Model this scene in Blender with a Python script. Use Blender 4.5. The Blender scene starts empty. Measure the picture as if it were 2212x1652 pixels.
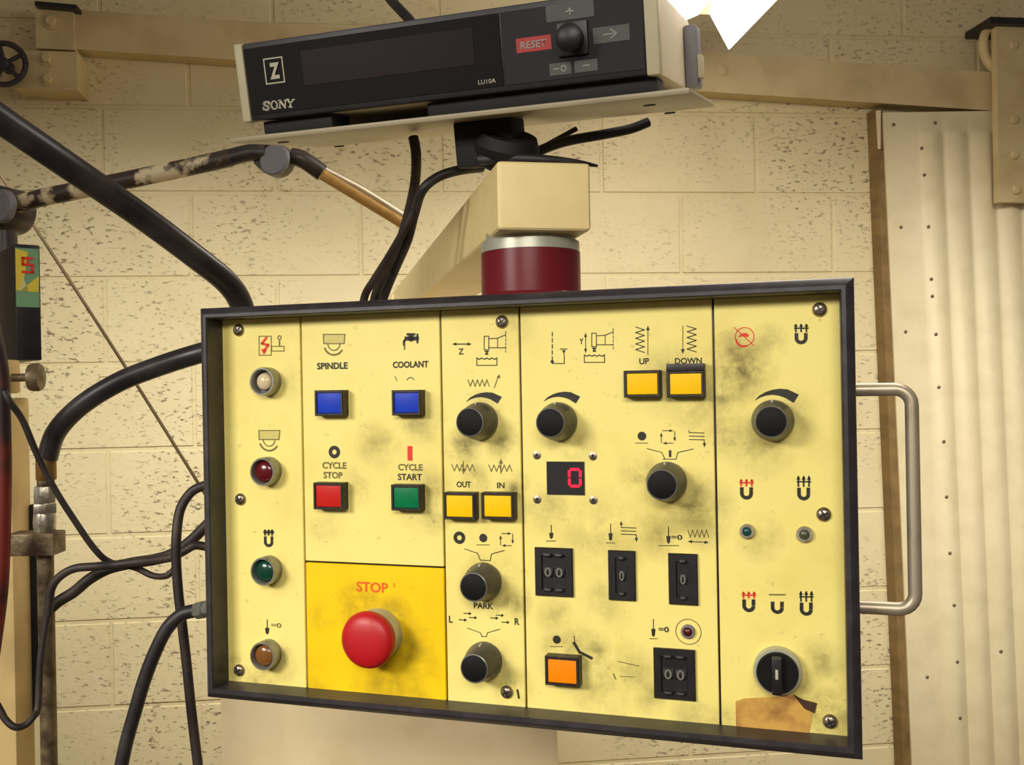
import bpy, bmesh, math, random
from mathutils import Vector, Matrix

random.seed(7)
S = bpy.context.scene
COL = S.collection

# ---------------------------------------------------------------- camera, world, lights, exposure
FPX, CX, CY = 2100.0, 1106.0, 826.0          # focal length and centre for a 2212 x 1652 frame
ROLL = math.radians(1.056)
EYE = Vector((0.0, 0.0, 1.45))
RIGHT = Vector((math.cos(ROLL), 0, -math.sin(ROLL)))
UP = Vector((math.sin(ROLL), 0, math.cos(ROLL)))
FWD = Vector((0, 1, 0))

cam_data = bpy.data.cameras.new('camera')
cam_data.sensor_fit = 'HORIZONTAL'
cam_data.sensor_width = 36.0
cam_data.lens = FPX / 2212.0 * 36.0
cam_data.clip_start = 0.02
cam = bpy.data.objects.new('camera', cam_data)
COL.objects.link(cam)
m = Matrix.Identity(4)
for i in range(3):
    m[i][0] = RIGHT[i]; m[i][1] = UP[i]; m[i][2] = -FWD[i]; m[i][3] = EYE[i]
cam.matrix_world = m
S.camera = cam

world = bpy.data.worlds.new('world')
S.world = world
world.use_nodes = True
bg = world.node_tree.nodes['Background']
bg.inputs[0].default_value = (1.0, 0.80, 0.60, 1)
bg.inputs[1].default_value = 0.15


def area_light(name, loc, target, sx, sy, power, col, spread=180):
    d = bpy.data.lights.new(name, 'AREA')
    d.shape = 'RECTANGLE'; d.size = sx; d.size_y = sy
    d.energy = power; d.color = col
    d.spread = math.radians(spread)
    o = bpy.data.objects.new(name, d)
    COL.objects.link(o)
    o.location = loc
    o.rotation_euler = (Vector(target) - Vector(loc)).to_track_quat('-Z', 'Y').to_euler()
    return o


# unseen area lights: wall strip placed for its falloff, strip behind operator, left lamp
area_light('hooded_strip_wall', (0.12, 0.90, 2.35), (0.12, 2.35, 1.02), 2.8, 0.12, 12.0, (1.0, 0.96, 0.88), 64)
area_light('strip_light_rear', (-0.10, -0.70, 1.95), (0.10, 0.75, 1.28), 0.8, 0.25, 2.5, (1.0, 0.95, 0.86), 80)
area_light('left_lamp', (-1.30, -0.45, 1.92), (0.12, 0.87, 0.73), 0.6, 0.3, 3.8, (1.0, 0.95, 0.86), 62)

S.view_settings.view_transform = 'Standard'
S.view_settings.look = 'None'
S.view_settings.exposure = 0.0
S.view_settings.gamma = 1.0
S.view_settings.use_curve_mapping = False


# ---------------------------------------------------------------- helpers: colour, materials
def lin(c):
    return tuple((x / 12.92 if x <= 0.04045 else ((x + 0.055) / 1.055) ** 2.4) for x in [v / 255.0 for v in c])


def nodes_of(name):
    mt = bpy.data.materials.new(name)
    mt.use_nodes = True
    nt = mt.node_tree
    return mt, nt, nt.nodes['Principled BSDF']


def N(nt, kind, **kw):
    n = nt.nodes.new(kind)
    for k, v in kw.items():
        setattr(n, k, v)
    return n


def math_node(nt, op, a, b=None, clamp=False):
    n = N(nt, 'ShaderNodeMath', operation=op, use_clamp=clamp)
    for i, v in enumerate((a, b)):
        if v is None:
            continue
        if isinstance(v, (int, float)):
            n.inputs[i].default_value = v
        else:
            nt.links.new(v, n.inputs[i])
    return n.outputs[0]


def ramp(nt, fac, lo, hi):
    n = N(nt, 'ShaderNodeMapRange')
    nt.links.new(fac, n.inputs[0])
    n.inputs[1].default_value = lo; n.inputs[2].default_value = hi
    return n.outputs[0]


def noise(nt, vec, scale, detail=4, rough=0.55):
    n = N(nt, 'ShaderNodeTexNoise')
    n.inputs['Scale'].default_value = scale
    n.inputs['Detail'].default_value = detail
    n.inputs['Roughness'].default_value = rough
    nt.links.new(vec, n.inputs['Vector'])
    return n.outputs['Fac']


def mix(nt, fac, a, b):
    n = N(nt, 'ShaderNodeMix', data_type='RGBA')
    if isinstance(fac, (int, float)):
        n.inputs[0].default_value = fac
    else:
        nt.links.new(fac, n.inputs[0])
    for i, v in ((6, a), (7, b)):
        if isinstance(v, tuple):
            n.inputs[i].default_value = (*v[:3], 1)
        else:
            nt.links.new(v, n.inputs[i])
    return n.outputs[2]


def worn(name, base, second=None, amount=0.5, scale=25.0, lo=0.5, hi=0.72, rough=0.5, metal=0.0,
         bump=0.0, bump_scale=200.0, stretch=None, spec=0.5, coat=0.0):
    """Painted / plastic / metal material with a second tone showing through in noise patches."""
    mt, nt, b = nodes_of(name)
    tc = N(nt, 'ShaderNodeTexCoord')
    vec = tc.outputs['Object']
    if stretch:
        mp = N(nt, 'ShaderNodeMapping')
        mp.inputs['Scale'].default_value = stretch
        nt.links.new(vec, mp.inputs[0]); vec = mp.outputs[0]
    base = lin(base)
    second = lin(second) if second else tuple(x * 0.75 for x in base)
    f = ramp(nt, noise(nt, vec, scale), lo, hi)
    f = math_node(nt, 'MULTIPLY', f, amount)
    nt.links.new(mix(nt, f, base, second), b.inputs['Base Color'])
    b.inputs['Roughness'].default_value = rough
    b.inputs['Metallic'].default_value = metal
    b.inputs['Specular IOR Level'].default_value = spec
    b.inputs['Coat Weight'].default_value = coat
    if bump:
        bp = N(nt, 'ShaderNodeBump')
        bp.inputs['Strength'].default_value = bump
        bp.inputs['Distance'].default_value = 0.002
        nt.links.new(noise(nt, vec, bump_scale, 2), bp.inputs['Height'])
        nt.links.new(bp.outputs[0], b.inputs['Normal'])
    return mt


def glow(name, col, strength):
    mt, nt, b = nodes_of(name)
    tc = N(nt, 'ShaderNodeTexCoord')
    f = ramp(nt, noise(nt, tc.outputs['Object'], 30), 0.2, 0.8)
    c = mix(nt, f, lin(col), tuple(0.9 * x for x in lin(col)))
    nt.links.new(c, b.inputs['Base Color'])
    nt.links.new(c, b.inputs['Emission Color'])
    b.inputs['Emission Strength'].default_value = strength
    return mt


# ---------------------------------------------------------------- helpers: geometry
class MB:
    """collects geometry and links it as one mesh object"""
    def __init__(self):
        self.v = []; self.f = []

    def add(self, vs, fs):
        o = len(self.v)
        self.v += [tuple(p) for p in vs]
        self.f += [tuple(i + o for i in q) for q in fs]
        return self

    def box(self, c, s, bevel=0.0, rot=None, seg=2):
        bm = bmesh.new()
        bmesh.ops.create_cube(bm, size=1.0)
        for p in bm.verts:
            p.co = Vector((p.co.x * s[0], p.co.y * s[1], p.co.z * s[2]))
        if bevel:
            bmesh.ops.bevel(bm, geom=bm.edges[:], offset=bevel, segments=seg, profile=0.6, affect='EDGES')
        bm.verts.index_update()
        vs = [p.co.copy() for p in bm.verts]
        if rot is not None:
            vs = [rot @ p for p in vs]
        self.add([p + Vector(c) for p in vs], [[p.index for p in q.verts] for q in bm.faces])
        bm.free()
        return self

    def lathe(self, prof, c=(0, 0, 0), n=32, axis=None, cap0=True, cap1=True):
        """profile of (radius, height) turned about +Z (or the given axis)"""
        M = Vector((0, 0, 1)).rotation_difference(Vector(axis)).to_matrix() if axis is not None else Matrix.Identity(3)
        vs, fs = [], []
        for r, h in prof:
            for k in range(n):
                a = 2 * math.pi * k / n
                vs.append(M @ Vector((r * math.cos(a), r * math.sin(a), h)) + Vector(c))
        for j in range(len(prof) - 1):
            for k in range(n):
                k2 = (k + 1) % n
                fs.append((j * n + k, j * n + k2, (j + 1) * n + k2, (j + 1) * n + k))
        if cap0:
            fs.append(tuple(range(n - 1, -1, -1)))
        if cap1:
            fs.append(tuple((len(prof) - 1) * n + k for k in range(n)))
        return self.add(vs, fs)

    def tube(self, pts, r, n=14, sub=8, smooth=True, cap=True):
        """round tube through the points (Catmull-Rom), r may be a list"""
        P = [Vector(p) for p in pts]
        rs = list(r) if isinstance(r, (list, tuple)) else [r] * len(P)
        path, rad = [], []
        if smooth and len(P) > 2:
            for i in range(len(P) - 1):
                p0 = P[max(i - 1, 0)]; p1 = P[i]; p2 = P[i + 1]; p3 = P[min(i + 2, len(P) - 1)]
                for k in range(sub):
                    t = k / sub
                    path.append(0.5 * ((2 * p1) + (p2 - p0) * t + (2 * p0 - 5 * p1 + 4 * p2 - p3) * t * t
                                       + (3 * p1 - p0 - 3 * p2 + p3) * t ** 3))
                    rad.append(rs[i] * (1 - t) + rs[i + 1] * t)
            path.append(P[-1]); rad.append(rs[-1])
        else:
            path, rad = P, rs
        tang = [(path[min(i + 1, len(path) - 1)] - path[max(i - 1, 0)]).normalized() for i in range(len(path))]
        up = Vector((0, 0, 1)) if abs(tang[0].z) < 0.9 else Vector((1, 0, 0))
        nx = tang[0].cross(up).normalized()
        vs, fs = [], []
        for i, p in enumerate(path):
            nx = (nx - tang[i] * nx.dot(tang[i])).normalized()
            ny = tang[i].cross(nx)
            for k in range(n):
                a = 2 * math.pi * k / n
                vs.append(p + (nx * math.cos(a) + ny * math.sin(a)) * rad[i])
        for j in range(len(path) - 1):
            for k in range(n):
                k2 = (k + 1) % n
                fs.append((j * n + k, j * n + k2, (j + 1) * n + k2, (j + 1) * n + k))
        if cap:
            fs.append(tuple(range(n - 1, -1, -1)))
            fs.append(tuple((len(path) - 1) * n + k for k in range(n)))
        return self.add(vs, fs)

    def prism(self, poly, z0, z1):
        """polygon in XY (counter-clockwise) extruded from z0 to z1"""
        n = len(poly)
        vs = [(x, y, z0) for x, y in poly] + [(x, y, z1) for x, y in poly]
        fs = [tuple(range(n - 1, -1, -1)), tuple(range(n, 2 * n))]
        for k in range(n):
            k2 = (k + 1) % n
            fs.append((k, k2, n + k2, n + k))
        return self.add(vs, fs)

    def build(self, name, mat, parent=None, loc=None, rot=None, label=None, smooth=35):
        me = bpy.data.meshes.new(name)
        me.from_pydata(self.v, [], self.f)
        if smooth:
            me.polygons.foreach_set('use_smooth', [True] * len(me.polygons))
            me.set_sharp_from_angle(angle=math.radians(smooth))
        bm = bmesh.new(); bm.from_mesh(me)
        bmesh.ops.recalc_face_normals(bm, faces=bm.faces)
        bm.to_mesh(me); bm.free()
        return link(name, me, mat, parent, loc, rot, label)


def link(name, me, mat, parent=None, loc=None, rot=None, label=None):
    o = bpy.data.objects.new(name, me)
    COL.objects.link(o)
    if mat is not None and not me.materials:
        me.materials.append(mat)
    if parent is not None:
        o.parent = parent
    if loc is not None:
        o.location = loc
    if rot is not None:
        o.rotation_euler = rot
    if label:
        o['label'] = label
    return o


def tag(o, label, cat, group=None):
    o['label'] = label; o['category'] = cat
    if group:
        o['group'] = group
    return o


def thing(name, label, cat, mat4=None, group=None):
    o = bpy.data.objects.new(name, None)
    o.empty_display_size = 0.05
    COL.objects.link(o)
    if mat4 is not None:
        o.matrix_world = mat4
    return tag(o, label, cat, group)


def structure(o):
    o['kind'] = 'structure'
    return o


def frame(o, ex, ey, ez):
    M = Matrix.Identity(4)
    for i in range(3):
        M[i][0] = ex[i]; M[i][1] = ey[i]; M[i][2] = ez[i]; M[i][3] = o[i]
    return M


def ray(px, py):
    return RIGHT * ((px - CX) / FPX) + UP * ((CY - py) / FPX) + FWD


def at(px, py, depth):
    """world point seen at a photo position at that distance in front of the lens"""
    return EYE + ray(px, py) * depth


def on_plane(M, px, py, w=0.0):
    """local (x, y) on the plane z = w of a frame"""
    I = M.inverted()
    o = I @ EYE
    d = I.to_3x3() @ ray(px, py)
    t = (w - o.z) / d.z
    p = o + d * t
    return p.x, p.y


def text_mesh(s, width, height, bold=0.0, shear=0.0):
    cu = bpy.data.curves.new('lettering', 'FONT')
    cu.body = s; cu.size = 1.0; cu.offset = bold; cu.shear = shear
    cu.resolution_u = 3
    t = bpy.data.objects.new('lettering_source', cu)
    COL.objects.link(t)
    bpy.context.view_layer.update()
    me = bpy.data.meshes.new_from_object(t.evaluated_get(bpy.context.evaluated_depsgraph_get()))
    bpy.data.objects.remove(t); bpy.data.curves.remove(cu)
    me.materials.clear()
    xs = [v.co.x for v in me.vertices]; ys = [v.co.y for v in me.vertices]
    x0, x1, y0, y1 = min(xs), max(xs), min(ys), max(ys)
    for v in me.vertices:
        v.co.x = (v.co.x - (x0 + x1) / 2) * width / (x1 - x0)
        v.co.y = (v.co.y - (y0 + y1) / 2) * height / (y1 - y0)
        v.co.z = 0
    return me


class Print:
    """flat print on a plate: strokes and fills given in the plate's own metres"""
    def __init__(self, M, w):
        self.M = M; self.w = w; self.mb = MB()

    def uv(self, p):
        return Vector(on_plane(self.M, p[0], p[1], self.w))

    def scale(self, p):
        a = self.uv(p); b = self.uv((p[0] + 5, p[1]))
        return (b - a).length / 5

    def line(self, pts, wd):
        k = self.scale(pts[0]) * wd / 2
        q = [self.uv(p) for p in pts]
        for a, b in zip(q[:-1], q[1:]):
            d = (b - a)
            if d.length < 1e-7:
                continue
            d.normalize(); n = Vector((-d.y, d.x)) * k
            a2 = a - d * k * 0.7; b2 = b + d * k * 0.7
            self.mb.add([(*(a2 - n), 0), (*(b2 - n), 0), (*(b2 + n), 0), (*(a2 + n), 0)], [(0, 1, 2, 3)])
        return self

    def poly(self, pts):
        self.mb.add([(*self.uv(p), 0) for p in pts], [tuple(range(len(pts)))])
        return self

    def strip(self, outer, inner):
        vs = [(*self.uv(p), 0) for p in outer] + [(*self.uv(p), 0) for p in inner]
        n = len(outer)
        self.mb.add(vs, [(i, i + 1, n + i + 1, n + i) for i in range(n - 1)])
        return self

    def ring(self, c, r0, r1, a0=0, a1=360, n=24):
        s = self.scale(c); o = self.uv(c)
        vs, fs = [], []
        for k in range(n + 1):
            a = math.radians(a0 + (a1 - a0) * k / n)
            e = Vector((math.cos(a), math.sin(a)))
            vs += [(*(o + e * r0 * s), 0), (*(o + e * r1 * s), 0)]
        for k in range(n):
            fs.append((2 * k, 2 * k + 1, 2 * k + 3, 2 * k + 2))
        self.mb.add(vs, fs)
        return self

    def dot(self, c, r):
        return self.ring(c, 0.01, r)

    def done(self, name, mat, parent, lift=0.0003):
        return self.mb.build(name, mat, parent, loc=(0, 0, self.w + lift), smooth=0)


# ---------------------------------------------------------------- materials
M = {}


def block_material(name, base, dirt, pore_amount):
    mt, nt, b = nodes_of(name)
    g = N(nt, 'ShaderNodeNewGeometry')
    mp = N(nt, 'ShaderNodeMapping')
    mp.inputs['Rotation'].default_value = (0, math.radians(30), 0)
    mp.inputs['Scale'].default_value = (0.62, 0.8, 1.25)
    nt.links.new(g.outputs['Position'], mp.inputs[0])
    n1 = noise(nt, mp.outputs[0], 105, 3, 0.6)
    zone = noise(nt, g.outputs['Position'], 2.3, 2)
    pores = ramp(nt, n1, 0.575, 0.68)
    pores = math_node(nt, 'MULTIPLY', pores, ramp(nt, zone, 0.36, 0.62))
    pores = math_node(nt, 'MULTIPLY', pores, pore_amount)
    mott = ramp(nt, noise(nt, g.outputs['Position'], 9, 5, 0.6), 0.35, 0.75)
    c = mix(nt, math_node(nt, 'MULTIPLY', mott, 0.35), lin(base), lin(dirt))
    c = mix(nt, pores, c, lin((80, 63, 36)))
    nt.links.new(c, b.inputs['Base Color'])
    b.inputs['Roughness'].default_value = 0.62
    bp = N(nt, 'ShaderNodeBump')
    bp.inputs['Strength'].default_value = 0.55
    bp.inputs['Distance'].default_value = 0.003
    h = math_node(nt, 'SUBTRACT', math_node(nt, 'MULTIPLY', noise(nt, g.outputs['Position'], 60, 4), 0.5), pores)
    nt.links.new(h, bp.inputs['Height'])
    nt.links.new(bp.outputs[0], b.inputs['Normal'])
    return mt


M['block'] = block_material('painted_block', (226, 212, 168), (205, 188, 140), 0.8)
M['mortar'] = block_material('painted_mortar', (222, 208, 163), (198, 180, 132), 0.3)
M['sheet'] = worn('cream_sheet_metal', (232, 218, 178), (205, 188, 146), 0.5, 14, 0.45, 0.8, 0.45)
M['beam'] = worn('cream_beam_paint', (214, 196, 148), (170, 140, 92), 0.6, 9, 0.45, 0.75, 0.6, bump=0.15)
M['timber'] = worn('brown_timber_edge', (136, 110, 64), (92, 70, 40), 0.6, 12, 0.4, 0.7, 0.7, stretch=(2, 2, 0.4), bump=0.3)
M['floor'] = worn('concrete_floor', (120, 110, 92), (80, 72, 60), 0.6, 6, rough=0.8)
M['black_frame'] = worn('black_frame_plastic', (46, 42, 46), (74, 68, 72), 0.5, 60, 0.45, 0.7, 0.42, bump=0.05)
M['enclosure'] = worn('dark_enclosure_paint', (46, 42, 44), (66, 60, 58), 0.5, 30, rough=0.5)
M['arm'] = worn('beige_arm_paint', (250, 228, 164), (230, 202, 136), 0.5, 22, 0.45, 0.8, 0.42, bump=0.08, bump_scale=300)
M['cabinet'] = worn('cream_cabinet_paint', (244, 224, 178), (214, 188, 138), 0.5, 18, 0.5, 0.8, 0.45)
M['column'] = worn('beige_column_paint', (220, 192, 130), (176, 146, 90), 0.6, 16, 0.45, 0.75, 0.5)
M['maroon'] = worn('maroon_enamel', (112, 28, 38), (92, 22, 32), 0.5, 20, rough=0.32, spec=0.3)
M['ring'] = worn('pale_ring_metal', (190, 190, 172), (150, 148, 132), 0.5, 40, rough=0.38, metal=0.35)
M['rubber'] = worn('black_rubber', (36, 32, 34), (78, 72, 70), 0.55, 35, 0.45, 0.75, 0.5, bump=0.1)
M['hose'] = worn('black_hose_highlights', (40, 36, 40), (104, 94, 88), 0.5, 18, 0.42, 0.78, 0.36)  # grey second tone paints the hose's upper-edge highlights into noise patches
M['rod'] = worn('dull_brown_rod', (112, 92, 58), (82, 66, 42), 0.6, 30, rough=0.6)
M['smear'] = worn('dark_brown_smear', (66, 42, 18), (110, 72, 30), 0.7, 80, rough=0.7)
M['cable'] = worn('brown_black_cable', (44, 36, 34), (84, 70, 58), 0.6, 40, 0.4, 0.75, 0.55)
M['black'] = worn('black_plastic', (26, 23, 26), (44, 40, 42), 0.6, 60, rough=0.42)
M['black_matt'] = worn('matt_black', (15, 13, 15), (24, 22, 23), 0.6, 60, rough=0.7)
M['bezel'] = worn('button_bezel_black', (34, 26, 24), (92, 82, 70), 0.5, 160, 0.55, 0.8, 0.45)
M['knob'] = worn('knob_charcoal', (56, 55, 58), (98, 95, 94), 0.5, 90, 0.5, 0.8, 0.34)
M['knob_cap'] = worn('knob_cap_black', (16, 14, 15), (26, 24, 24), 0.6, 120, rough=0.6, spec=0.2)
M['chrome'] = worn('dull_chrome', (150, 150, 140), (92, 90, 78), 0.6, 120, 0.45, 0.75, 0.3, metal=0.55)
M['steel'] = worn('brushed_steel_bar', (184, 172, 148), (136, 122, 100), 0.5, 40, rough=0.42, metal=0.6, stretch=(1, 1, 6))
M['screw'] = worn('screw_head_steel', (170, 156, 134), (96, 80, 60), 0.7, 200, 0.4, 0.7, 0.32, metal=0.85)
M['pipe'] = worn('corroded_pipe', (138, 122, 92), (72, 50, 34), 0.85, 55, 0.4, 0.65, 0.5, metal=0.45, bump=0.3)
M['brass_band'] = worn('brown_ferrule', (134, 96, 44), (86, 58, 30), 0.6, 70, rough=0.45, metal=0.3)
M['zinc'] = worn('zinc_fitting', (192, 186, 168), (104, 88, 66), 0.7, 90, 0.4, 0.7, 0.35, metal=0.7, bump=0.2)
M['dro_case'] = worn('beige_instrument_case', (190, 180, 146), (160, 150, 120), 0.4, 30, rough=0.5)
M['dro_case_lit'] = worn('lit_case_paint', (228, 216, 184), (206, 192, 158), 0.4, 30, rough=0.5)  # end-cap beige lightened: lamplight on the case side painted into the colour
M['dro_face'] = worn('black_face_sheet', (20, 15, 15), (26, 20, 20), 0.6, 30, rough=0.5, spec=0.12)
M['dro_face_grey'] = worn('charcoal_keypad_sheet', (34, 30, 33), (40, 36, 40), 0.6, 30, rough=0.5, spec=0.25)
M['dro_window'] = worn('smoked_red_window', (30, 18, 19), (38, 22, 24), 0.5, 14, rough=0.4, spec=0.15)
M['plate_steel'] = worn('grey_beige_tray_paint', (166, 154, 124), (140, 128, 100), 0.5, 14, rough=0.45)
M['print_black'] = worn('black_print', (34, 30, 20), (70, 62, 36), 0.5, 300, rough=0.6)
M['print_grey'] = worn('faded_grey_print', (112, 102, 52), (160, 148, 80), 0.5, 400, rough=0.6)
M['print_red'] = worn('red_print', (226, 52, 24), (214, 90, 40), 0.5, 300, rough=0.6)
M['print_orange'] = worn('orange_red_print', (232, 92, 10), (226, 120, 20), 0.5, 200, rough=0.6)
M['print_faint'] = worn('faint_key_print', (150, 150, 140), (120, 120, 112), 0.5, 200, rough=0.6)
M['print_white'] = worn('off_white_print', (186, 181, 158), (160, 154, 132), 0.4, 200, rough=0.6)
M['print_dim'] = worn('dim_grey_digit', (110, 106, 94), (84, 80, 70), 0.4, 300, rough=0.6)
M['legend_grey'] = worn('grey_key_legend', (76, 78, 74), (66, 68, 66), 0.5, 60, rough=0.5)
M['legend_red'] = worn('red_key_legend', (176, 44, 40), (150, 40, 38), 0.5, 60, rough=0.5)
M['blue'] = worn('blue_lens', (28, 62, 190), (40, 50, 140), 0.5, 120, rough=0.4, spec=0.2)
M['red'] = worn('red_lens', (196, 34, 26), (160, 30, 26), 0.5, 120, rough=0.4, spec=0.2)
M['green'] = worn('green_lens', (0, 116, 68), (8, 78, 48), 0.5, 120, rough=0.4, spec=0.2)
M['amber'] = worn('amber_lens', (252, 200, 0), (246, 188, 0), 0.5, 120, rough=0.5, spec=0.2)
M['orange'] = worn('orange_lens', (250, 138, 0), (240, 122, 0), 0.5, 120, rough=0.5, spec=0.2)
M['stop'] = worn('worn_red_plastic', (186, 22, 30), (120, 44, 48), 0.6, 60, 0.55, 0.72, 0.42)
M['lamp_white'] = worn('milky_lens', (216, 196, 156), (196, 170, 126), 0.4, 60, rough=0.2)
M['lamp_red'] = worn('dark_red_lens', (92, 14, 22), (56, 16, 20), 0.6, 60, rough=0.2, coat=0.2)
M['lamp_green'] = worn('dark_green_lens', (16, 62, 46), (26, 40, 36), 0.6, 60, rough=0.2, coat=0.2)
M['lamp_amber'] = worn('brown_amber_lens', (126, 80, 36), (92, 62, 38), 0.6, 60, rough=0.2, coat=0.2)
M['led_teal'] = worn('teal_led', (30, 74, 70), (50, 90, 84), 0.6, 200, rough=0.2)
M['led_grey'] = worn('smoky_led', (84, 82, 60), (56, 52, 40), 0.6, 200, rough=0.2)
M['led_red'] = worn('dark_red_led', (84, 26, 26), (52, 20, 20), 0.6, 200, rough=0.2)
M['tape'] = worn('stained_masking_tape', (206, 160, 74), (120, 62, 26), 0.8, 60, 0.45, 0.75, 0.7)
M['wood'] = worn('tan_bamboo', (190, 148, 80), (150, 112, 56), 0.6, 60, rough=0.8)
M['joint'] = worn('grey_joint_plastic', (122, 119, 124), (104, 101, 106), 0.6, 40, rough=0.5)
M['taped'] = worn('peeling_silver_tube', (62, 50, 40), (232, 214, 172), 0.9, 30, 0.47, 0.56, 0.45, metal=0.0, bump=0.4, bump_scale=90)
M['tube_dark'] = worn('dark_arm_tube', (44, 38, 36), (96, 82, 66), 0.6, 30, 0.45, 0.75, 0.42)
M['sticker_green'] = worn('green_sticker', (116, 160, 120), (96, 140, 100), 0.4, 60, rough=0.5)
M['sticker_yellow'] = worn('yellow_sticker', (224, 200, 66), (206, 178, 60), 0.4, 60, rough=0.5)
M['sticker_pale'] = worn('pale_sticker', (206, 204, 150), (190, 186, 130), 0.4, 60, rough=0.5)
M['red_hose'] = worn('red_and_black_hose', (118, 38, 24), (30, 20, 18), 0.95, 9, 0.44, 0.54, 0.5)
M['glow_lamp'] = glow('lit_diffuser', (255, 246, 236), 9.0)
M['led_digit'] = glow('lit_red_segment', (255, 0, 50), 1.1)
M['wheel'] = worn('dark_blue_wheel', (52, 44, 56), (96, 76, 52), 0.6, 40, rough=0.5)


def legend_material(name, base, base2, blobs):
    """glossy printed plate with oily finger grime: each grime patch is a place on the plate"""
    mt, nt, b = nodes_of(name)
    tc = N(nt, 'ShaderNodeTexCoord')
    v = tc.outputs['Object']
    big = noise(nt, v, 14, 5, 0.6)
    mid = noise(nt, v, 46, 5, 0.65)
    fine = noise(nt, v, 150, 3, 0.6)
    acc = None
    for (x, y, r, a) in blobs:
        d = N(nt, 'ShaderNodeVectorMath', operation='DISTANCE')
        nt.links.new(v, d.inputs[0]); d.inputs[1].default_value = (x, y, PLATE_W)
        f = ramp(nt, d.outputs['Value'], r, r * 0.15)
        f = math_node(nt, 'MULTIPLY', f, a)
        acc = f if acc is None else math_node(nt, 'MAXIMUM', acc, f)
    base_grime = math_node(nt, 'MULTIPLY', ramp(nt, big, 0.5, 0.85), 0.16)
    specks = math_node(nt, 'MULTIPLY', ramp(nt, fine, 0.66, 0.76), 0.25)
    g = math_node(nt, 'MULTIPLY', acc, math_node(nt, 'ADD', ramp(nt, mid, 0.34, 0.66), 0.06))
    g = math_node(nt, 'ADD', g, base_grime)
    g = math_node(nt, 'ADD', g, specks, clamp=True)
    c = mix(nt, ramp(nt, big, 0.3, 0.7), lin(base), lin(base2))
    c = mix(nt, g, c, lin((82, 70, 26)))
    nt.links.new(c, b.inputs['Base Color'])
    b.inputs['Roughness'].default_value = 0.45
    b.inputs['Specular IOR Level'].default_value = 0.35
    return mt


# ---------------------------------------------------------------- setting: block wall, floor
WY = math.radians(6.208)
WX = Vector((math.cos(WY), math.sin(WY), 0))
WN = Vector((math.sin(WY), -math.cos(WY), 0))         # out of the wall, towards the room
WALL = frame(Vector((0, 2.3688, 0)), WX, Vector((0, 0, 1)), WN)   # local x along, y up, z out
Z0 = 1.45 + 0.0603

wall = structure(MB().box((0, 1.35, -0.0995), (4.6, 2.7, 0.19)).build('wall_back', M['mortar'], smooth=0))
wall.matrix_world = WALL
bm_len, bm_h = 0.3945, 0.2
blk = MB().box((0, 0, 0), (bm_len - 0.008, bm_h - 0.009, 0.05), 0.0018, seg=1)
blk_o = blk.build('block', M['block'], wall)
blk_me = blk_o.data
first = True
for k in range(-6, 5):
    zc = Z0 + bm_h * (k + 0.5)
    off = 0.43 if k % 2 else 0.232
    for i in range(-6, 5):
        xc = off + bm_len * i + bm_len / 2
        if xc < -1.75 or xc > 1.75:
            continue
        if first:
            o = blk_o; first = False
        else:
            o = blk_o.copy(); COL.objects.link(o)
        o.location = (xc, zc, -0.0268 + random.uniform(-0.0006, 0.0006))
structure(MB().box((0, 0.7, -0.05), (6, 5, 0.1)).build('floor', M['floor'], smooth=0))


def wp(px, py, out=0.0):
    return on_plane(WALL, px, py, out)


def wall_quad(mb, pts, z0, z1):
    mb.prism([wp(x, y, z1) for x, y in pts][::-1], z0, z1)
    return mb


# sloping cream beam in front of the blocks, bolted to brackets at both ends
beam = thing('beam', 'long cream painted beam sloping across the top of the block wall', 'beam', WALL)
wall_quad(MB(), [(120, 18), (2175, 158), (2175, 241), (120, 103)], 0.0, 0.05).build('rail', M['beam'], beam, smooth=0)
for (x, y) in ((1561, 152),):
    u, v = wp(x, y, 0.05)
    MB().lathe([(0.013, 0), (0.013, 0.003), (0.009, 0.005)], (u, v, 0.05), 20).build('bolt_head', M['beam'], beam)

br = thing('bracket', 'bolted cream bracket plates at the beam end in the upper left corner', 'bracket', WALL)
wall_quad(MB(), [(76, 12), (158, 20), (160, 108), (78, 104)], 0.0, 0.062).build('plate', M['beam'], br, smooth=0)
wall_quad(MB(), [(30, 108), (165, 112), (167, 196), (30, 190)], 0.0, 0.075).build('plate', M['beam'], br, smooth=0)
wall_quad(MB(), [(75, 2), (165, 10), (165, 19), (75, 11)], 0.0, 0.085).build('top_lip', M['black'], br, smooth=0, label='dark top lip')
for (x, y, h) in ((112, 48, 0.062), (103, 128, 0.075), (106, 172, 0.075)):
    u, v = wp(x, y, h)
    MB().lathe([(0.017, 0), (0.017, 0.004), (0.011, 0.004), (0.011, 0.011), (0.009, 0.013)], (u, v, h), 6 if h > 0.07 else 20).build('bolt_head', M['beam'], br)

hw = thing('handwheel', 'small dark spoked handwheel cut by the left edge near the bracket', 'handwheel', WALL)
u, v = wp(8, 138, 0.10)
hwm = MB()
hwm.tube([(u + 0.046 * math.cos(a), v + 0.046 * math.sin(a), 0.10) for a in [2 * math.pi * k / 28 for k in range(29)]], 0.0065, 8, smooth=False)
hwm.build('rim', M['wheel'], hw)
for k in range(5):
    a = 0.5 + 2 * math.pi * k / 5
    MB().tube([(u, v, 0.10), (u + 0.045 * math.cos(a), v + 0.045 * math.sin(a), 0.10)], 0.005, 8, smooth=False).build('spoke', M['wheel'], hw)
MB().lathe([(0.014, -0.03), (0.014, 0.01), (0.01, 0.014)], (u, v, 0.10), 18).build('hub', M['wheel'], hw)

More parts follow.
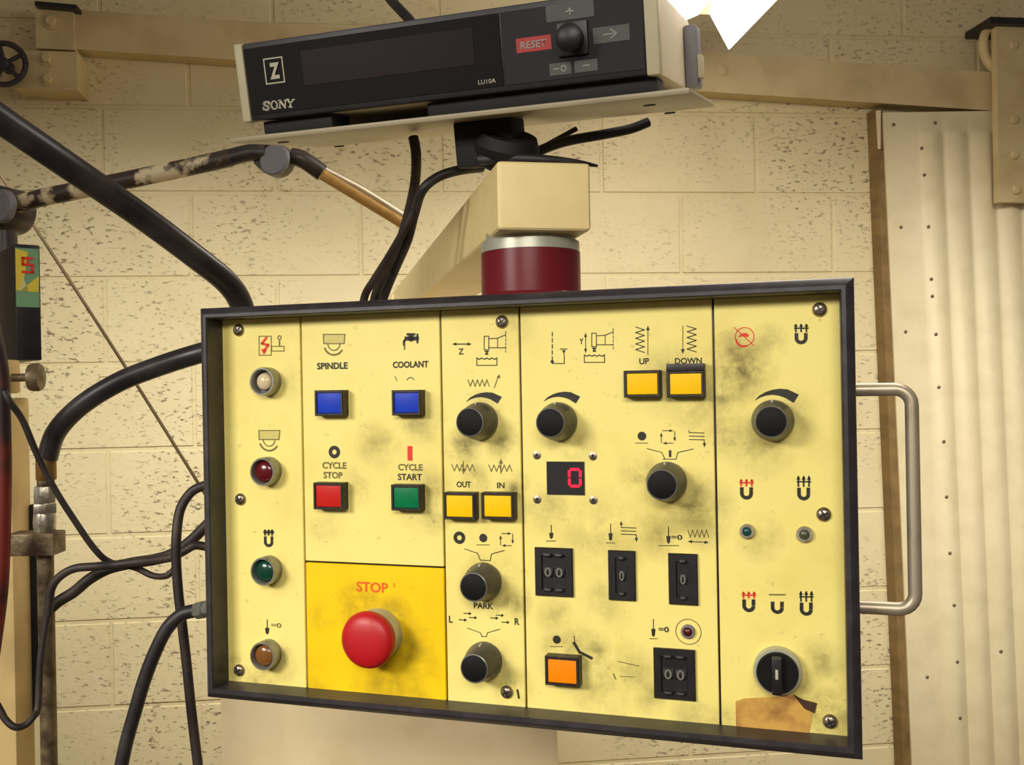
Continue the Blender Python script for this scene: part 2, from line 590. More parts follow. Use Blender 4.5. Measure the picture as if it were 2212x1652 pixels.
# ribbed sheet panel on the right with its timber edge
shp = thing('ribbed_panel', 'tall cream corrugated sheet panel leaning at the right edge of the photo', 'panel', WALL)
TOP_L = Vector(wp(1908, 243, 0.05)); BOT_L = Vector(wp(1970, 1652, 0.05))
dn = (BOT_L - TOP_L).normalized(); ac = Vector((-dn.y, dn.x))
if ac.x < 0:
    ac = -ac
H = 1.66
prof = [(0.0, 0.0), (0.086, 0.0)]
pitch = 0.067
for r_ in range(9):
    x0 = 0.086 + pitch * r_
    for t in range(1, 13):
        s_ = t / 12
        prof.append((x0 + pitch * s_, 0.013 * abs(math.sin(math.pi * s_))))
sm = MB()
rows = [0.0, 0.045, 0.06, H]
vs, fs = [], []
for j, s_ in enumerate(rows):
    for (a, d) in prof:
        amp = 0.0 if j < 2 else d
        p = TOP_L + ac * a + dn * s_
        vs.append((p.x, p.y, 0.05 + amp))
    for (a, d) in prof:
        p = TOP_L + ac * a + dn * s_
        vs.append((p.x, p.y, 0.044 + (0.0 if j < 2 else d)))
n_ = len(prof)
for j in range(len(rows) - 1):
    for k in range(n_ - 1):
        a = j * 2 * n_ + k; b = (j + 1) * 2 * n_ + k
        fs.append((a, a + 1, b + 1, b))
        fs.append((a + n_, b + n_, b + n_ + 1, a + n_ + 1))
    a = j * 2 * n_; b = (j + 1) * 2 * n_
    fs.append((a, b, b + n_, a + n_))
sm.add(vs, fs)
sm.build('sheet', M['sheet'], shp, smooth=50)
tm = MB()
tq = [TOP_L + ac * -0.018 + dn * -0.012, TOP_L + ac * 0.003 + dn * -0.012, TOP_L + ac * 0.003 + dn * H, TOP_L + ac * -0.020 + dn * H]
tm.prism([(p.x, p.y) for p in tq][::-1], 0.0, 0.043)
tm.build('timber_edge', M['timber'], shp, smooth=0, label='brown weathered timber edge')
tq = [TOP_L + ac * -0.016 + dn * -0.006, TOP_L + ac * -0.005 + dn * -0.006, TOP_L + ac * -0.010 + dn * 0.09, TOP_L + ac * -0.015 + dn * 0.09]
MB().prism([(p.x, p.y) for p in tq][::-1], 0.04, 0.048).build('flashing', M['sheet'], shp, smooth=0)
scr = None
for (x, y) in ((1932, 268), (1991, 320), (1996, 378), (2004, 490), (2010, 603), (2012, 640), (2019, 722), (1948, 490), (1958, 716), (2025, 836),
               (2035, 953), (2041, 1072), (2048, 1193), (2057, 1305), (2064, 1427), (2005, 1463), (2159, 1405), (2070, 1548), (2022, 264)):
    u, v = wp(x, y, 0.055)
    rel = (Vector((u, v)) - TOP_L)
    s_ = ((rel.dot(ac) - 0.086) / pitch) % 1.0
    zr = 0.0495 + (0.013 * abs(math.sin(math.pi * s_)) if rel.dot(ac) > 0.086 and rel.dot(dn) > 0.06 else 0.0)
    if scr is None:
        scr = MB().lathe([(0.0042, 0), (0.0042, 0.002), (0.002, 0.0035)], (0, 0, 0), 10).build('rivet', M['pipe'], shp, loc=(u, v, zr))
        o = scr
    else:
        o = scr.copy(); COL.objects.link(o); o.location = (u, v, zr)

bp2 = thing('bracket', 'riveted cream end plate in the upper right corner beside the beam', 'bracket', WALL)
wall_quad(MB(), [(2152, 52), (2262, 56), (2275, 438), (2158, 436)], 0.068, 0.09).build('plate', M['beam'], bp2, smooth=0)
wall_quad(MB(), [(2140, 36), (2262, 40), (2262, 54), (2140, 50)], 0.0, 0.11).build('top_lip', M['black'], bp2, smooth=0, label='dark top lip')
for (x, y) in ((2190, 98), (2191, 258), (2191, 335), (2195, 411)):
    u, v = wp(x, y, 0.09)
    MB().lathe([(0.011, 0), (0.011, 0.003), (0.007, 0.006)], (u, v, 0.09), 16).build('rivet', M['beam'], bp2)
cp = MB()
cp.tube([(*wp(x, y, 0.06), 0.06) for x, y in ((2150, 46), (2128, 72), (2124, 105), (2134, 135), (2152, 152))], 0.011, 12)
cp.build('bent_strap', M['beam'], bp2)

# ---------------------------------------------------------------- control panel
PY = math.radians(17.986)
PU = Vector((math.cos(PY), -math.sin(PY), 0)); PV = Vector((0, 0, 1)); PW = Vector((-math.sin(PY), -math.cos(PY), 0))
PANEL = frame(Vector((-0.0130, 0.6679, 1.45 - 0.0873)), PU, PV, PW)
PLATE_W = -0.0158                                     # face of the yellow plates behind the frame lip
HW, HH = 0.235, 0.148


def pp(px, py, w=None):
    return on_plane(PANEL, px, py, PLATE_W if w is None else w)


panel = thing('control_panel', 'yellow machine control panel with knobs and buttons in a black frame', 'control panel', PANEL)


def rect_ring(hw, hh, profile):
    mb = MB(); vs, fs = [], []
    n = len(profile)
    for sx, sy in ((-1, -1), (1, -1), (1, 1), (-1, 1)):
        for s, w in profile:
            vs.append((sx * (hw - s), sy * (hh - s), w))
    for c in range(4):
        c2 = (c + 1) % 4
        for k in range(n):
            k2 = (k + 1) % n
            fs.append((c * n + k, c2 * n + k, c2 * n + k2, c * n + k2))
    return mb.add(vs, fs)


rect_ring(HW, HH, [(0, -0.03), (0, -0.0012), (0.0006, 0.0002), (0.0040, 0.0034), (0.0050, 0.0040), (0.0074, 0.0040), (0.0082, 0.0030),
                   (0.0086, -0.016), (0.0086, -0.03)]).build('frame', M['black_frame'], panel, smooth=25)
MB().box((0, 0, -0.068), (2 * HW - 0.012, 2 * HH - 0.012, 0.096), 0.006).build('enclosure', M['enclosure'], panel)

U = [-HW + 0.006, pp(656, 1085)[0], pp(958, 1090)[0], pp(1129, 1095)[0], pp(1548, 1110)[0], HW - 0.006]
VB, VT = -HH + 0.006, HH - 0.006
V_STOP = pp(800, 1219)[1]
grime = [(905, 900, 75, .6), (820, 960, 70, .5), (915, 1075, 90, .6), (770, 1050, 55, .5), (1000, 965, 55, .8), (1085, 955, 55, .75),
         (1040, 895, 60, .6), (1060, 1260, 85, .75), (1110, 1300, 50, .8), (1105, 1480, 60, .6), (1060, 1430, 65, .55),
         (1110, 1050, 45, .8), (1030, 1030, 50, .55), (1240, 960, 60, .55), (1300, 1150, 120, .4), (1180, 1100, 70, .45), (1440, 820, 90, .5),
         (1600, 790, 85, 1.0), (1560, 850, 60, .9), (1660, 740, 45, .6), (1570, 940, 60, .65), (1640, 960, 80, .55), (1700, 900, 70, .45),
         (1500, 1100, 95, .7), (1385, 1030, 60, .6), (1430, 1150, 70, .55), (1240, 1420, 95, .75), (1300, 1480, 90, .5), (1290, 1400, 40, .8),
         (1360, 1450, 70, .5), (1400, 1500, 50, .5), (1200, 1330, 55, .5), (600, 1430, 60, .6), (560, 1470, 60, .7), (600, 1240, 60, .4),
         (620, 830, 55, .3), (1700, 1480, 80, .75), (1790, 1540, 70, .8), (1770, 1430, 60, .5), (1500, 880, 60, .5), (1550, 1560, 60, .5), (1500, 1540, 60, .5),
         (1300, 1300, 80, .35), (930, 1110, 60, .6), (700, 1130, 60, .35), (1110, 700, 60, .35), (1640, 1160, 60, .4), (515, 1440, 40, .8)]
sc0 = 1 / 3150.0
blobs = [(*pp(x, y), r * sc0, a) for (x, y, r, a) in grime]
M['plate'] = legend_material('cream_yellow_legend_plate', (248, 233, 140), (246, 227, 128), blobs)
sblobs = [(*pp(x, y), r * sc0, a) for (x, y, r, a) in [(775, 1310, 75, .7), (850, 1330, 60, .7), (870, 1400, 90, .65), (830, 1470, 90, .55), (900, 1440, 70, .45),
                                                       (700, 1330, 50, .35), (910, 1500, 60, .4), (680, 1470, 60, .3)]]
M['stop_plate'] = legend_material('strong_yellow_stop_plate', (250, 212, 12), (246, 204, 8), sblobs)

GAP = 0.0007
plates = {}


def face_plate(key, u0, u1, v0, v1, mat, label=None):
    mb = MB().box(((u0 + u1) / 2, (v0 + v1) / 2, PLATE_W - 0.0015), (u1 - u0 - 2 * GAP, v1 - v0 - 2 * GAP, 0.003), 0.0004, seg=1)
    plates[key] = mb.build('face_plate', mat, panel, label=label, smooth=0)


face_plate('lamps', U[0], U[1], VB, VT, M['plate'])
face_plate('cycle', U[1], U[2], V_STOP, VT, M['plate'])
face_plate('stop', U[1], U[2], VB, V_STOP, M['stop_plate'], 'strong yellow plate around the red stop button')
face_plate('feed', U[2], U[3], VB, VT, M['plate'])
face_plate('depth', U[3], U[4], VB, VT, M['plate'])
face_plate('magnet', U[4], U[5], VB, VT, M['plate'])


def lettering(s, px, py, wpx, hpx, plate, mat='print_black', bold=0.02):
    P = Print(PANEL, PLATE_W)
    k = P.scale((px, py))
    me = text_mesh(s, wpx * k, hpx * k, bold)
    u, v = pp(px, py)
    link('lettering', me, M[mat], plates[plate], loc=(u, v, PLATE_W + 0.0003))


def picto(plate, mat='print_black'):
    P = Print(PANEL, PLATE_W)
    P.fin = lambda: P.done('pictogram', M[mat], plates[plate])
    return P


def rect(x0, y0, x1, y1):
    return [(x0, y0), (x1, y0), (x1, y1), (x0, y1), (x0, y0)]


# ---- printed words
lettering('SPINDLE', 718, 790, 66, 13, 'cycle', 'print_black', 0.03)
lettering('COOLANT', 887, 787, 77, 13, 'cycle', 'print_black', 0.03)
lettering('CYCLE', 722.5, 1005, 52, 13, 'cycle', 'print_grey', 0.03)
lettering('STOP', 719.5, 1026, 41, 13, 'cycle', 'print_grey', 0.03)
lettering('CYCLE', 886.5, 1009, 53, 13, 'cycle', 'print_grey', 0.03)
lettering('START', 885.5, 1030, 52, 13, 'cycle', 'print_black')
lettering('STOP', 804, 1268, 68, 20, 'stop', 'print_orange', 0.02)
lettering('OUT', 1002, 1046, 31, 12, 'feed')
lettering('IN', 1082, 1048, 16, 12, 'feed')
lettering('Z', 996, 759, 11, 12, 'feed')
lettering('PARK', 1044.5, 1308, 42, 12, 'feed')
lettering('L', 974, 1337, 8, 14, 'feed')
lettering('R', 1117, 1342, 10, 14, 'feed')
lettering('UP', 1391.5, 780, 21, 13, 'depth')
lettering('DOWN', 1487, 779, 58, 13, 'depth')
lettering('Y', 1256, 737, 9, 12, 'depth')
lettering('=0', 1462, 1160, 24, 11, 'depth')
lettering('=0', 1434, 1359, 22, 12, 'depth')
lettering('=0', 597, 1350, 22, 9, 'lamps', 'print_grey')

# ---- pictograms, left column
picto('lamps', 'print_grey').line(rect(560, 726, 586, 767), 1.6).line(rect(587, 748, 614, 758), 1.6).line([(604, 747), (604, 736)], 3).ring((604, 729), 2.5, 4.5).fin()
picto('lamps', 'print_red').line([(576, 729), (566, 742), (580, 745), (571, 757)], 4.5).poly([(564, 753), (577, 756), (570, 766)]).fin()


def wheel_icon(plate, cx, cy, s):
    p = picto(plate, 'print_grey')
    p.line([(cx - 23 * s, cy - 20 * s), (cx + 24 * s, cy - 20 * s), (cx + 22 * s, cy), (cx - 22 * s, cy), (cx - 23 * s, cy - 20 * s)], 1.8)
    for k in range(1, 6):
        p.line([(cx - 22 * s, cy - 20 * s + 3.4 * s * k), (cx + 22 * s, cy - 20 * s + 3.4 * s * k)], 0.7)
    p.ring((cx, cy), 12 * s, 14 * s, 180, 360).ring((cx, cy), 20 * s, 23.5 * s, 200, 325)
    p.fin()


wheel_icon('cycle', 721.5, 742, 1.0)
wheel_icon('lamps', 581.5, 949, 0.97)


def magnet(plate, cx, y0, y1, w, marks, marks_mat, top, mat='print_black'):
    """horseshoe: legs from y0 down to y1; field marks above between top and y0"""
    p = picto(plate, mat)
    r = w / 2; t = w * 0.28
    yc = y1 - r
    p.poly([(cx - r, y0), (cx - r + t, y0), (cx - r + t, yc), (cx - r, yc)])
    p.poly([(cx + r - t, y0), (cx + r, y0), (cx + r, yc), (cx + r - t, yc)])
    p.ring((cx, yc), r - t, r, 180, 360)
    p.fin()
    q = picto(plate, marks_mat)
    if marks == 'bar':
        q.line([(cx - r - 3, top), (cx + r + 2, top)], 3)
    else:
        hgt = y0 - 3 - top
        q.line([(cx - r, top + hgt * 0.55), (cx + r + 1, top + hgt * 0.55)], 3)
        for k in range(3):
            x = cx - r + 2.5 + k * (w - 5) / 2
            q.line([(x, top + 1), (x, top + hgt)], 3.6)
            q.poly([(x - 4.5, top + hgt * 0.35), (x + 4.5, top + hgt * 0.35), (x, top - 1)])
    q.fin()


magnet('lamps', 580.5, 1158, 1180, 20, 'arrows', 'print_black', 1144)
magnet('magnet', 1730.5, 719, 744, 28, 'arrows', 'print_black', 700)
magnet('magnet', 1612.5, 1052, 1079, 28, 'arrows', 'print_red', 1035)
magnet('magnet', 1736, 1053, 1081, 28, 'arrows', 'print_black', 1028)
magnet('magnet', 1617.5, 1294, 1322, 28, 'arrows', 'print_red', 1278)
magnet('magnet', 1679, 1299, 1326, 28, 'bar', 'print_grey', 1284)
magnet('magnet', 1741.5, 1301, 1330, 28, 'arrows', 'print_black', 1277)
picto('magnet', 'print_red').ring((1608.5, 727), 19.5, 21.2).line([(1586, 707), (1628, 746)], 1.6).poly([(1594, 728), (1600, 721), (1610, 719), (1618, 723), (1616, 728), (1604, 726)]).ring((1606, 733), 14, 17.5, 175, 300).fin()


def tool(plate, x, y0, y1, base=None, mat='print_black'):
    p = picto(plate, mat)
    yb = y0 + (y1 - y0) * 0.55
    p.line([(x, y0), (x, yb)], 1.6)
    p.poly([(x - 4.5, yb), (x + 4.5, yb), (x + 3, y1 - 3), (x, y1), (x - 3, y1 - 3)])
    if base:
        p.line([(x - base, y1 + 4), (x + base, y1 + 4)], 1.4)
    p.fin()


tool('lamps', 577.5, 1338, 1370)
tool('depth', 1191, 1134, 1164, 10)
tool('depth', 1319, 1131, 1168, 9)
tool('depth', 1444, 1137, 1174, 22)
tool('depth', 1411.5, 1337, 1375, 8)

# tap
t_ = picto('cycle')
t_.line([(880, 722), (896, 722)], 4.5).line([(888, 722), (888, 731)], 4).line([(877, 731), (902, 731)], 8).line([(902, 722), (902, 740)], 4)
t_.line([(878, 731), (873, 737), (873, 745)], 4.5).ring((888, 730), 0.1, 7)
t_.fin()
picto('cycle', 'print_grey').line([(874, 748), (874, 754)], 3).fin()
picto('cycle').ring((722.5, 976), 5, 12.2).fin()
picto('cycle', 'print_red').poly([(880.5, 963), (891, 963.5), (891, 995), (880.5, 994)]).fin()
picto('cycle', 'print_grey').line([(853, 813), (858, 822)], 1.5).ring((887, 824), 7, 9, 20, 160).fin()

# feed column
picto('feed').line([(981, 743), (1015, 743)], 2).poly([(977, 743), (986, 739.5), (986, 746.5)]).poly([(1019, 743), (1010, 739.5), (1010, 746.5)]).fin()


def grinder(plate, dx, dy):
    p = picto(plate, 'print_black')
    q = lambda pts: [(x + dx, y + dy) for x, y in pts]
    p.line(q(rect(1046, 726, 1056, 755)), 1.6)
    p.line(q([(1056, 731.5), (1074, 730.6), (1092.5, 723)]), 1.6).line(q([(1056, 751), (1092, 751)]), 1.6)
    p.line(q([(1075, 731), (1075, 751)]), 1.4)
    for k in range(6):
        p.line(q([(1092.5, 716 + 8 * k), (1092.5, 721 + 8 * k)]), 1.3)
    p.poly(q([(1046, 757), (1057, 757), (1053, 762), (1056, 766), (1047, 766), (1050, 762)]))
    p.line(q([(1030, 772), (1030, 789), (1073.5, 789), (1073.5, 772)]), 1.6)
    p.line(q([(1030 + 43.5 * k / 8, 773 + (3 if k % 2 else 0)) for k in range(9)]), 2)
    p.fin()


grinder('feed', 0, 0)
grinder('depth', 232.3, -6.5)


def zigzag(plate, x0, x1, y0, y1, n, mat='print_grey', wd=1.8, vertical=False):
    p = picto(plate, mat)
    pts = []
    for k in range(n + 1):
        t = k / n
        if vertical:
            pts.append(((x0, x1)[k % 2], y0 + (y1 - y0) * t))
        else:
            pts.append((x0 + (x1 - x0) * t, (y0, y1)[k % 2]))
    p.line(pts, wd)
    return p


zigzag('feed', 1011, 1057, 820, 834, 9).line([(1068, 837), (1077, 812)], 1.8).poly([(1073, 815), (1081, 817), (1079, 808)]).fin()
zigzag('feed', 976, 1026, 1003, 1017, 9).line([(1001, 996), (1001, 1014)], 2).poly([(997, 1013), (1006, 1013), (1001, 1024)]).fin()
zigzag('feed', 1056, 1106, 1004, 1018, 9).line([(1082, 1022), (1082, 1000)], 2).poly([(1078, 1001), (1087, 1001), (1082, 990)]).fin()
zigzag('depth', 1373, 1392, 706, 761, 9, 'print_black', 1.8, True).line([(1399.5, 766), (1399.5, 710)], 1.3).poly([(1396, 713), (1403.5, 713), (1399.5, 703)]).fin()
zigzag('depth', 1484, 1504, 704, 760, 9, 'print_black', 1.8, True).line([(1475, 704), (1475, 756)], 1.3).poly([(1471, 754), (1479, 754), (1475, 764)]).fin()
zigzag('depth', 1486, 1531, 1144, 1160, 9).fin()
picto('depth').line([(1490, 1169.5), (1526, 1171)], 1.6).poly([(1486, 1169), (1495, 1166), (1495, 1173)]).poly([(1531, 1171), (1522, 1167.5), (1522, 1174.5)]).fin()


def wedge(plate, sx, sy, k):
    O = [(232, 783), (262, 752), (300, 731), (340, 718), (385, 712), (430, 716), (497, 747)]
    I = [(236, 782), (268, 763), (303, 752), (340, 748), (380, 754), (415, 766), (466, 797)]
    f = lambda q: [(sx + (x - 232) / 3.4425 * k, sy + (y - 783) / 3.4425 * k) for x, y in q]
    picto(plate).strip(f(O), f(I)).fin()


wedge('feed', 1007, 867.5, 1.0)
wedge('depth', 1174, 867, 1.03)
wedge('magnet', 1630, 865, 1.24)


def dot_key(plate, x, y, r):
    picto(plate).dot((x, y), r).fin()
    picto(plate, 'print_grey').line([(x - 14, y + 15), (x + 13, y + 15)], 1.6).fin()


dot_key('depth', 1386.7, 941.6, 9.3)
dot_key('feed', 1044, 1161.5, 8.5)
dot_key('depth', 1202.8, 1381, 8.5)
picto('feed').ring((992.5, 1161), 5.2, 12.6).fin()


def loop_key(plate, x0, y0, x1, y1):
    p = picto(plate, 'print_black')
    w = x1 - x0; h = y1 - y0
    p.line([(x0 + w * .1, y0), (x1 - w * .35, y0)], 1.4).poly([(x1 - w * .4, y0 - 3), (x1 - w * .4, y0 + 3), (x1 - w * .1, y0)])
    p.line([(x1, y0 + h * .05), (x1, y0 + h * .55)], 1.4).poly([(x1 - 3, y0 + h * .55), (x1 + 3, y0 + h * .55), (x1, y0 + h * .85)])
    p.line([(x1 - w * .1, y1), (x0 + w * .4, y1)], 1.4).poly([(x0 + w * .4, y1 - 3), (x0 + w * .4, y1 + 3), (x0 + w * .1, y1)])
    p.line([(x0, y1 - h * .05), (x0, y0 + h * .45)], 1.4).poly([(x0 - 3, y0 + h * .45), (x0 + 3, y0 + h * .45), (x0, y0 + h * .15)])
    p.fin()


loop_key('depth', 1428.5, 930, 1457.5, 957)
loop_key('feed', 1081.5, 1152, 1107.5, 1178)


def meander(plate, x0, x1, y0, gap, up):
    p = picto(plate, 'print_black')
    for k in range(3):
        p.line([(x0, y0 + gap * k), (x1, y0 + gap * k + 1)], 1.6)
    p.line([(x1, y0 + gap * 2), (x1 + 1, y0 + gap * 2 + 12)], 1.4).poly([(x1 - 3, y0 + gap * 2 + 8), (x1 + 4, y0 + gap * 2 + 8), (x1 + 1, y0 + gap * 2 + 17)])
    p.line([(x0, y0), (x0, y0 - up)], 1.4)
    if up > 6:
        p.poly([(x0 - 3, y0 - up + 3), (x0 + 3, y0 - up + 3), (x0, y0 - up - 5)])
    p.fin()


meander('depth', 1488.5, 1521, 934, 7.4, 5)
meander('depth', 1342, 1374, 1139, 7.2, 9)
picto('depth').line([(1397.5, 968.5), (1429.5, 977), (1436.5, 991.5)], 1.5).line([(1432, 991.5), (1460, 991.5)], 1.5).line([(1460, 991.5), (1464.5, 977), (1497.5, 969.5)], 1.5).line([(1447.5, 974), (1447.5, 985)], 5).fin()
picto('feed').line([(1003.5, 1185), (1031.5, 1194.5), (1037.5, 1209), (1059, 1210.5), (1062, 1196), (1089.5, 1188.5)], 1.5).fin()
picto('feed').line([(1010, 1356), (1037.5, 1366), (1041.5, 1374.5), (1050.5, 1374.5), (1053.5, 1366), (1079.5, 1358.5)], 1.3).fin()
p = picto('feed')
for (x, y) in ((1010, 1324), (1022, 1333), (1000, 1338), (1080, 1328), (1068, 1334), (1092, 1343)):
    p.line([(x - 8, y), (x + 6, y + 1)], 1.8).poly([(x + 3, y - 3), (x + 3, y + 4), (x + 9, y + 1)])
p.fin()
p = picto('depth')
for k in range(5):
    p.line([(1193, 718 + 13 * k), (1193, 726 + 13 * k)], 2)
p.line([(1193, 785), (1219, 785), (1219, 764)], 1.6).line([(1210, 753.5), (1225, 753.5)], 1.6).poly([(1214, 756), (1222, 756), (1218, 764)]).dot((1193, 781), 3.5)
p.fin()
picto('depth').line([(1265, 723), (1265, 758)], 1.4).poly([(1262, 728), (1268, 728), (1265, 718)]).poly([(1262, 753), (1268, 753), (1265, 763)]).fin()
picto('depth', 'print_black').line([(1240, 1373), (1242, 1391)], 1.5).line([(1240, 1388), (1252, 1408), (1278, 1421)], 6).fin()
picto('depth', 'print_grey').line([(1335, 1428), (1380, 1438)], 1.6).line([(1325, 1455), (1330, 1466)], 2.5).line([(1340, 1460), (1372, 1462)], 1.2).fin()
picto('feed').line([(1118, 1490), (1121, 1507)], 4).fin()
picto('stop', 'print_orange').line([(851, 1259), (852, 1268)], 1.6).fin()


# ---- hardware on the panel (each is a part, its own pieces are sub-parts)
def part_copy(src, loc, label=None):
    o = src.copy(); COL.objects.link(o); o.location = loc
    for ch in src.children:
        c = ch.copy(); COL.objects.link(c); c.parent = o
    if label:
        o['label'] = label
    elif 'label' in o:
        del o['label']
    return o


def onplate(px, py, h=0.0):
    u, v = pp(px, py, PLATE_W + h)
    return (u, v, PLATE_W)


def push_button(px, py, cw, ch, lens, label, tall=0.0):
    k = Print(PANEL, PLATE_W + 0.008).scale((px, py))
    w, h = cw * k, ch * k
    bw, bh = w + 0.0040, h + 0.0040
    o = rect_ring(bw / 2, bh / 2, [(0, 0), (0, 0.0085), (0.0005, 0.009), (0.0016, 0.009), (0.0021, 0.0080), (0.0021, 0.0)])
    if tall:
        o.box((0, bh / 2 + tall / 2 - 0.0003, 0.0055), (bw, tall, 0.009), 0.0006)
    o = o.build('push_button', M['bezel'], panel, loc=onplate(px, py, 0.008), label=label, smooth=25)
    MB().box((0, 0, 0.004), (w, h, 0.0084), 0.0005).build('button_lens', M[lens], o)
    return o


push_button(711, 870.5, 51, 39, 'blue', 'blue push button below the word SPINDLE')
push_button(877.8, 869.7, 51, 39, 'blue', 'blue push button below the word COOLANT')
push_button(709.3, 1071.6, 53, 41, 'red', 'red cycle stop push button')
push_button(877, 1075, 52, 40, 'green', 'green cycle start push button')
push_button(992.3, 1093, 56, 43, 'amber', 'yellow push button below the word OUT')
push_button(1075, 1093, 58, 43, 'amber', 'yellow push button below the word IN')
push_button(1387, 829, 66, 45, 'amber', 'yellow push button below the word UP')
push_button(1481, 829, 68, 45, 'amber', 'yellow push button below the word DOWN', tall=0.0048)
push_button(1214.4, 1450, 61, 48, 'orange', 'orange push button at the bottom of the panel')


def lamp(px, py, lens, label):
    o = MB().lathe([(0.0108, 0), (0.0108, 0.009), (0.0103, 0.0105), (0.0092, 0.0105), (0.0084, 0.0075), (0.0084, 0.002)], n=36).build(
        'indicator_lamp', M['chrome'], panel, loc=onplate(px, py, 0.010), label=label)
    rl = 0.0064 if lens == 'lamp_white' else 0.0081
    d = [(rl, 0.004)] + [(rl * math.cos(a), 0.0062 + 0.0036 * math.sin(a)) for a in [math.pi / 2 * k / 7 for k in range(7)]] + [(0.0006, 0.0098)]
    MB().lathe(d, n=32).build('lamp_lens', M[lens], o)
    MB().lathe([(0.0086, 0.0035), (0.0086, 0.0048)], n=32).build('lamp_well', M['knob'], o)
    return o


lamp(565.6, 824, 'lamp_white', 'indicator lamp with milky white lens')
lamp(566.5, 1019, 'lamp_red', 'indicator lamp with dark red lens')
lamp(567.8, 1234.5, 'lamp_green', 'indicator lamp with dark green lens')
lamp(566.5, 1417.5, 'lamp_amber', 'indicator lamp with brown amber lens')

KH = 0.021
k0 = MB().lathe([(0.0133, 0), (0.0134, 0.002), (0.0130, 0.006), (0.0118, 0.010), (0.0104, KH - 0.0012), (0.0099, KH)], n=40).build(
    'rotary_knob', M['knob'], panel, loc=onplate(1015, 912, KH))
MB().lathe([(0.0100, KH - 0.0006), (0.0100, KH + 0.0003), (0.0094, KH + 0.0007), (0.0091, KH + 0.0003)], n=40, cap0=False, cap1=False).build('rim', M['chrome'], k0)
MB().lathe([(0.0092, KH - 0.001), (0.0092, KH + 0.0003), (0.0088, KH + 0.0005)], n=36).build('knob_cap', M['knob_cap'], k0)
MB().box((0.0, 0.0124, 0.0075), (0.0012, 0.0022, 0.004), 0.0003).build('pointer_line', M['print_white'], k0)
for (x, y) in ((1189, 913), (1430, 1047), (1023, 1268), (1024.5, 1444)):
    part_copy(k0, onplate(x, y, KH))
kb = part_copy(k0, onplate(1666, 911, KH))

es = MB().lathe([(0.0188, 0), (0.0188, 0.008), (0.0180, 0.010), (0.0150, 0.010)], n=44).build(
    'stop_button', M['ring'], panel, loc=onplate(789, 1385, 0.022), label='red mushroom emergency stop button')
dome = [(0.0120, 0.009), (0.0120, 0.012), (0.0185, 0.013), (0.0202, 0.0155), (0.0205, 0.018), (0.0196, 0.0205), (0.0170, 0.0228), (0.0125, 0.0243), (0.0065, 0.0251), (0.0005, 0.0253)]
MB().lathe(dome, n=48).build('mushroom_cap', M['stop'], es)

sl = MB().lathe([(0.0152, 0), (0.0152, 0.005), (0.0145, 0.007), (0.0132, 0.007)], n=44).build(
    'selector_switch', M['ring'], panel, loc=onplate(1679.5, 1452, 0.007), label='rotary selector switch with pale metal collar')
MB().lathe([(0.0130, 0.005), (0.0130, 0.0095), (0.0124, 0.0105)], n=40).build('switch_face', M['knob_cap'], sl)
MB().box((0, -0.0005, 0.0125), (0.0066, 0.0242, 0.006), 0.0016).build('grip_bar', M['black'], sl)
MB().box((0, 0.001, 0.0156), (0.0018, 0.0062, 0.0006), 0.0002).build('pointer_line', M['print_white'], sl)

# small lamps
for (x, y, lens, r) in ((1614, 1146.6, 'led_teal', 0.0048), (1738, 1153, 'led_grey', 0.0052)):
    o = MB().lathe([(r, 0), (r, 0.0022), (r * .9, 0.003), (r * .62, 0.003), (r * .6, 0.001)], n=24).build('small_lamp', M['zinc'], panel, loc=onplate(x, y))
    MB().lathe([(r * .62, 0.0008), (r * .58, 0.0026), (r * .3, 0.0036), (0.0003, 0.0038)], n=20).build('lamp_lens', M[lens], o)
o = MB().lathe([(0.0046, 0), (0.0046, 0.0018), (0.004, 0.0026), (0.0031, 0.0026), (0.003, 0.001)], n=28).build('small_lamp', M['joint'], panel, loc=onplate(1486.6, 1363))
MB().lathe([(0.0031, 0.0008), (0.0028, 0.0022), (0.0012, 0.0034), (0.0003, 0.0035)], n=20).build('lamp_lens', M['led_red'], o)
picto('depth', 'print_grey').ring((1487, 1364), 26.4, 28, n=36).fin()

# screws
sc = MB().lathe([(0.0046, 0), (0.0046, 0.0009), (0.0038, 0.0021), (0.0022, 0.0028), (0.0004, 0.0030)], n=24).build('screw', M['screw'], panel, loc=onplate(516, 713))
MB().box((0, 0, 0.0028), (0.0058, 0.0010, 0.0008)).box((0, 0, 0.0028), (0.0010, 0.0058, 0.0008)).build('screw_slot', M['black'], sc, rot=(0, 0, 0.5))
for (x, y) in ((520, 1078), (517.5, 1447), (1084.5, 695), (1095, 1494), (1770.5, 668.5), (1779.5, 1110.5), (1793, 1557.5)):
    part_copy(sc, onplate(x, y))
s2 = MB().lathe([(0.0029, 0), (0.0029, 0.0003), (0.0014, 0.0006), (0.0012, 0.0003)], n=20).build('screw', M['screw'], panel, loc=onplate(1160, 983))
MB().lathe([(0.0012, 0.0001), (0.001, 0.0004)], n=12).build('screw_socket', M['black'], s2)
for (x, y) in ((1281, 985), (1160.8, 1078.6), (1282, 1080)):
    part_copy(s2, onplate(x, y))

